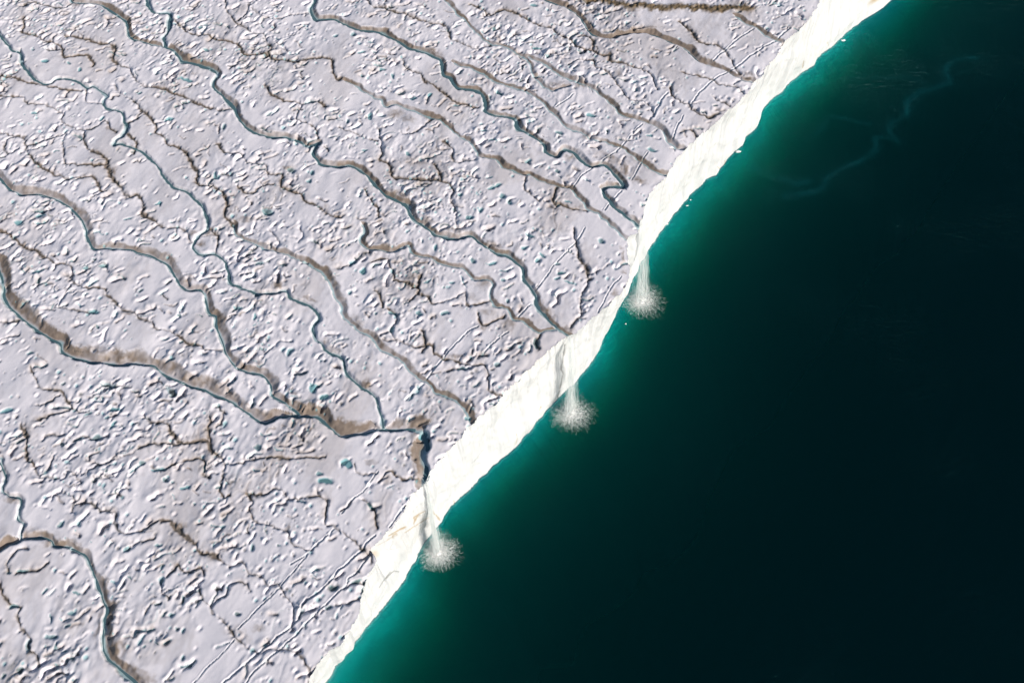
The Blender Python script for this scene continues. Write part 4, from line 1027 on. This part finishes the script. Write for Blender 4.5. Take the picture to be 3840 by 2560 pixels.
# ------------------------------------------------------------------ waterfalls
def tubes(paths, radii, sides=4, flat=1.0):
    """list of (n,3) paths with per-point radius -> verts, quads"""
    Vs, Fs, off = [], [], 0
    for P, R in zip(paths, radii):
        n = len(P)
        tg = np.gradient(P, axis=0); tg /= np.linalg.norm(tg, axis=1)[:, None] + 1e-9
        ref = np.array([TO_SUN.x * .5, TO_SUN.y * .5 - .2, TO_SUN.z * .5 + .55])
        a = np.cross(tg, ref); a /= np.linalg.norm(a, axis=1)[:, None] + 1e-9
        b = np.cross(tg, a)
        th = np.arange(sides) * 2 * np.pi / sides
        ringv = P[:, None, :] + R[:, None, None] * (a[:, None, :] * np.cos(th)[None, :, None] + flat * b[:, None, :] * np.sin(th)[None, :, None])
        Vs.append(ringv.reshape(-1, 3))
        ii = off + np.arange(n * sides).reshape(n, sides)
        jj = np.roll(ii, -1, axis=1)
        Fs.append(np.stack([ii[:-1], jj[:-1], jj[1:], ii[1:]], -1).reshape(-1, 4))
        off += n * sides
    return np.vstack(Vs), np.vstack(Fs)
OCT = np.array([(1, 0, 0), (-1, 0, 0), (0, 1, 0), (0, -1, 0), (0, 0, 1), (0, 0, -1)], float)
OCF = np.array([(0, 2, 4), (2, 1, 4), (1, 3, 4), (3, 0, 4), (2, 0, 5), (1, 2, 5), (3, 1, 5), (0, 3, 5)])
def drops(P, R):
    n = len(P)
    v = (P[:, None, :] + R[:, None, None] * OCT[None]).reshape(-1, 3)
    f = (np.arange(n)[:, None, None] * 6 + OCF[None]).reshape(-1, 3)
    return v, f
def waterfall(lip, foot, w0, w1, nst, rad, label, seed, dense=1.0, skew=(0, 0)):
    r = np.random.default_rng(seed)
    L = trace(lip)[0]; F = trace(foot)[0]
    x0, y0 = unproj(L[0], L[1], ZT - .5); x1, y1 = unproj(F[0], F[1], 0.0)
    z0 = ZT - .45
    root = bpy.data.objects.new("waterfall", None); COL.objects.link(root)
    root.location = (x1, y1, 0)
    tag(root, label, "waterfall", group="waterfalls over the ice cliff")
    Tm = math.sqrt(2 * z0 / 9.81)
    vx, vy = (x1 - x0) / Tm, (y1 - y0) / Tm
    org = np.array([x1, y1, 0.0])
    paths, radii = [], []
    dpos, drad = [], []
    for k in range(nst):
        o = r.normal(0, 1, 2) * .45
        ou = np.clip(o[0], -1, 1)
        au = UA * ou * w0 + VA * abs(r.normal(0, .08))
        sp = UA * (ou * (w1 - w0) * 1.0 + r.normal(0, .12)) + VA * r.normal(0, .22 * w1)
        t = r.random() * .1
        while t < 1:
            dl = .05 + .16 * r.random()
            tt = np.linspace(t, min(1.0, t + dl), 6)
            gap = .02 + .12 * r.random() * (1.2 - t)
            P = np.stack([x0 + au[0] + (vx * Tm + sp[0]) * tt, y0 + au[1] + (vy * Tm + sp[1]) * tt, z0 - .5 * 9.81 * (tt * Tm) ** 2], 1)
            P[:, 2] = np.maximum(P[:, 2], .02)
            paths.append(P - org)
            rr = (.0035 + .0055 * r.random()) * (.13 + 1.25 * tt) * dense
            rr = rr * np.array([.3, .9, 1, 1, .8, .25]); radii.append(rr)
            t += dl + gap
    v, f = tubes(paths, radii, 4, .4)
    mesh_obj("falling_water", v, [f], m_spray, root)
    # splash: jets thrown outward in uneven crowns, breaking into drops at their ends
    paths, radii, tips = [], [], []
    def lobe(th): return 1 + .10 * np.sin(3 * th + seed) + .05 * np.sin(7 * th + 2 * seed) + .18 * np.cos(th + .15)
    nS = 4200
    for k in range(nS):
        th = r.random() * 2 * np.pi
        nq = abs(r.normal(0, 1))
        if nq > 2.3: nq = 2.3 * r.random()
        q0 = rad * (.14 + .43 * nq) * (.35 + .65 * lobe(th))
        ln = (.15 + .55 * r.random() ** 1.3) * (.6 + .6 * q0 / rad)
        tt = np.linspace(0, 1, 5)
        wob = r.normal(0, .05)
        x = q0 + ln * tt
        zz = .05 + (.05 + .30 * r.random()) * (1 - tt) * np.exp(-q0 / rad)
        P = np.stack([np.cos(th + wob * tt) * x, np.sin(th + wob * tt) * x, zz], 1)
        paths.append(P)
        radii.append((.006 + .012 * r.random() ** 2.2) * max(.45, 1.15 - .55 * q0 / rad) * np.array([.3, .8, 1, .8, .25]))
        if r.random() < .12: tips.append(P[-1] + r.normal(0, .10, 3) + np.array([np.cos(th), np.sin(th), 0]) * .35 * r.random())
    for ringr in (.34, .46, .60):
        n = int(150 * ringr)
        for k in range(n):
            if r.random() < .6: continue
            th = 2 * np.pi * (k + r.random()) / n
            q_ = rad * ringr * (1 + r.normal(0, .035)) * lobe(th)
            dth = .05 + .12 * r.random()
            tt = np.linspace(0, 1, 4)
            paths.append(np.stack([np.cos(th + dth * tt) * q_, np.sin(th + dth * tt) * q_, .05 + .06 * r.random() + 0 * tt], 1))
            radii.append((.008 + .014 * r.random()) * np.array([.3, 1, .9, .3]))
    v, f = tubes(paths, radii, 4, .3)
    nd = 5200
    th = r.random(nd) * 2 * np.pi
    q_ = rad * np.abs(r.normal(0, .34, nd)) * lobe(th)
    dp = np.stack([np.cos(th) * q_, np.sin(th) * q_, .04 + np.abs(r.normal(0, .2, nd)) * np.exp(-2 * (q_ / rad))], 1)
    dp = np.vstack([dp, np.array(tips)]); dp[:, 2] = np.maximum(dp[:, 2], .03)
    dv, df = drops(dp, .007 + .022 * r.random(len(dp)) ** 3)
    mesh_obj("splash_spray", np.vstack([v, dv]), [f, df + len(v)], m_foam, root)
    # boiling foam where it lands
    nb, na = 16, 72
    rr_ = np.linspace(0, 1, nb)[:, None]; ta = np.linspace(0, 2 * np.pi, na, endpoint=False)[None, :]
    R0 = rad * .27
    edge_ = 1 + .22 * np.sin(5 * ta + seed) * np.sin(3 * ta) + .10 * r.normal(0, 1, (1, na))
    X = R0 * rr_ * edge_ * np.cos(ta); Y = R0 * rr_ * edge_ * np.sin(ta)
    Zf = .45 * (1 - rr_ ** 1.5) + .10 * r.normal(0, 1, (nb, na)) * (1 - rr_ ** 4) * (rr_ > .02)
    Zf[-1, :] = -.05; Zf = np.maximum(Zf, -.05)
    fv = np.stack([X, Y, Zf], -1).reshape(-1, 3)
    fi = np.arange(nb * na).reshape(nb, na); fj = np.roll(fi, -1, 1)
    ff = np.stack([fi[:-1], fj[:-1], fj[1:], fi[1:]], -1).reshape(-1, 4)[:, ::-1]
    nd = 900
    th = r.random(nd) * 2 * np.pi; q_ = R0 * (.5 + 1.5 * r.random(nd) ** 1.6)
    dp = np.stack([np.cos(th) * q_, np.sin(th) * q_, .02 + .1 * r.random(nd)], 1)
    dv, df = drops(dp, .015 + .04 * r.random(nd) ** 2)
    mesh_obj("foam", np.vstack([fv, dv]), [ff, df + len(fv)], m_foam, root)
    return root
waterfall("T8 582,170", "C1 1512,185", .22, 1.2, 330, 3.2, "narrow dense waterfall, the lowest of the three, fed by the deep blue stream bend", 21, 1.0)
waterfall("C3 648,440", "C3 672,1250", .28, 2.0, 330, 3.7, "middle waterfall with a wide sparkling splash, right of the grey crack in the cliff", 22, 1.0)
waterfall("C4 545,352", "C4 570,1195", .30, 2.3, 340, 3.8, "highest waterfall in the picture, dropping where the cliff pinches in to a thin strip", 23, 1.0)

# ------------------------------------------------------------------ floating bits of ice
def chunk(pt, a, b, c, ang, label, seed):
    r = np.random.default_rng(seed)
    P = trace(pt)[0]; x, y = unproj(P[0], P[1], 0.0)
    n, k = 9, 14
    th = np.linspace(0, np.pi, n)[:, None]; ph = np.linspace(0, 2 * np.pi, k, endpoint=False)[None, :]
    R = 1 + .18 * r.normal(0, 1, (n, k)); R[0] = R[0].mean(); R[-1] = R[-1].mean()
    X = a * R * np.sin(th) * np.cos(ph); Y = b * R * np.sin(th) * np.sin(ph); Zz = c * R * np.cos(th) + .25 * c
    Zz = np.broadcast_to(Zz, X.shape)
    v = np.stack([X, Y, Zz], -1).reshape(-1, 3)
    fi = np.arange(n * k).reshape(n, k); fj = np.roll(fi, -1, 1)
    f = np.stack([fi[:-1], fi[1:], fj[1:], fj[:-1]], -1).reshape(-1, 4)
    o = mesh_obj("ice_chunk", v, [f], m_chunk, smooth=False)
    o.location = (float(x), float(y), 0); o.rotation_euler = (0, 0, math.radians(ang))
    tag(o, label, "ice chunk", group="bits of ice floating below the cliff")
chunk("C6 1125,428", .55, .26, .18, 5, "white floating ice chunk in the brightest turquoise water near the top of the picture", 1)
chunk("C5 1030,755", .55, .28, .25, 10, "largest white ice chunk floating tight against the cliff foot", 2)
chunk("C4 1090,140", .17, .12, .1, 30, "small floating ice chunk, upper of two off the cliff above the highest waterfall", 3)
chunk("C4 1055,200", .30, .12, .08, 10, "flat floating ice chunk, lower of two off the cliff above the highest waterfall", 4)
chunk("C4 845,395", .30, .10, .1, 20, "sliver of ice floating in a notch of the cliff foot", 5)
chunk("C4 410,1440", .16, .12, .1, 0, "small ice chunk floating alone below the highest waterfall's splash", 6)
print("built")
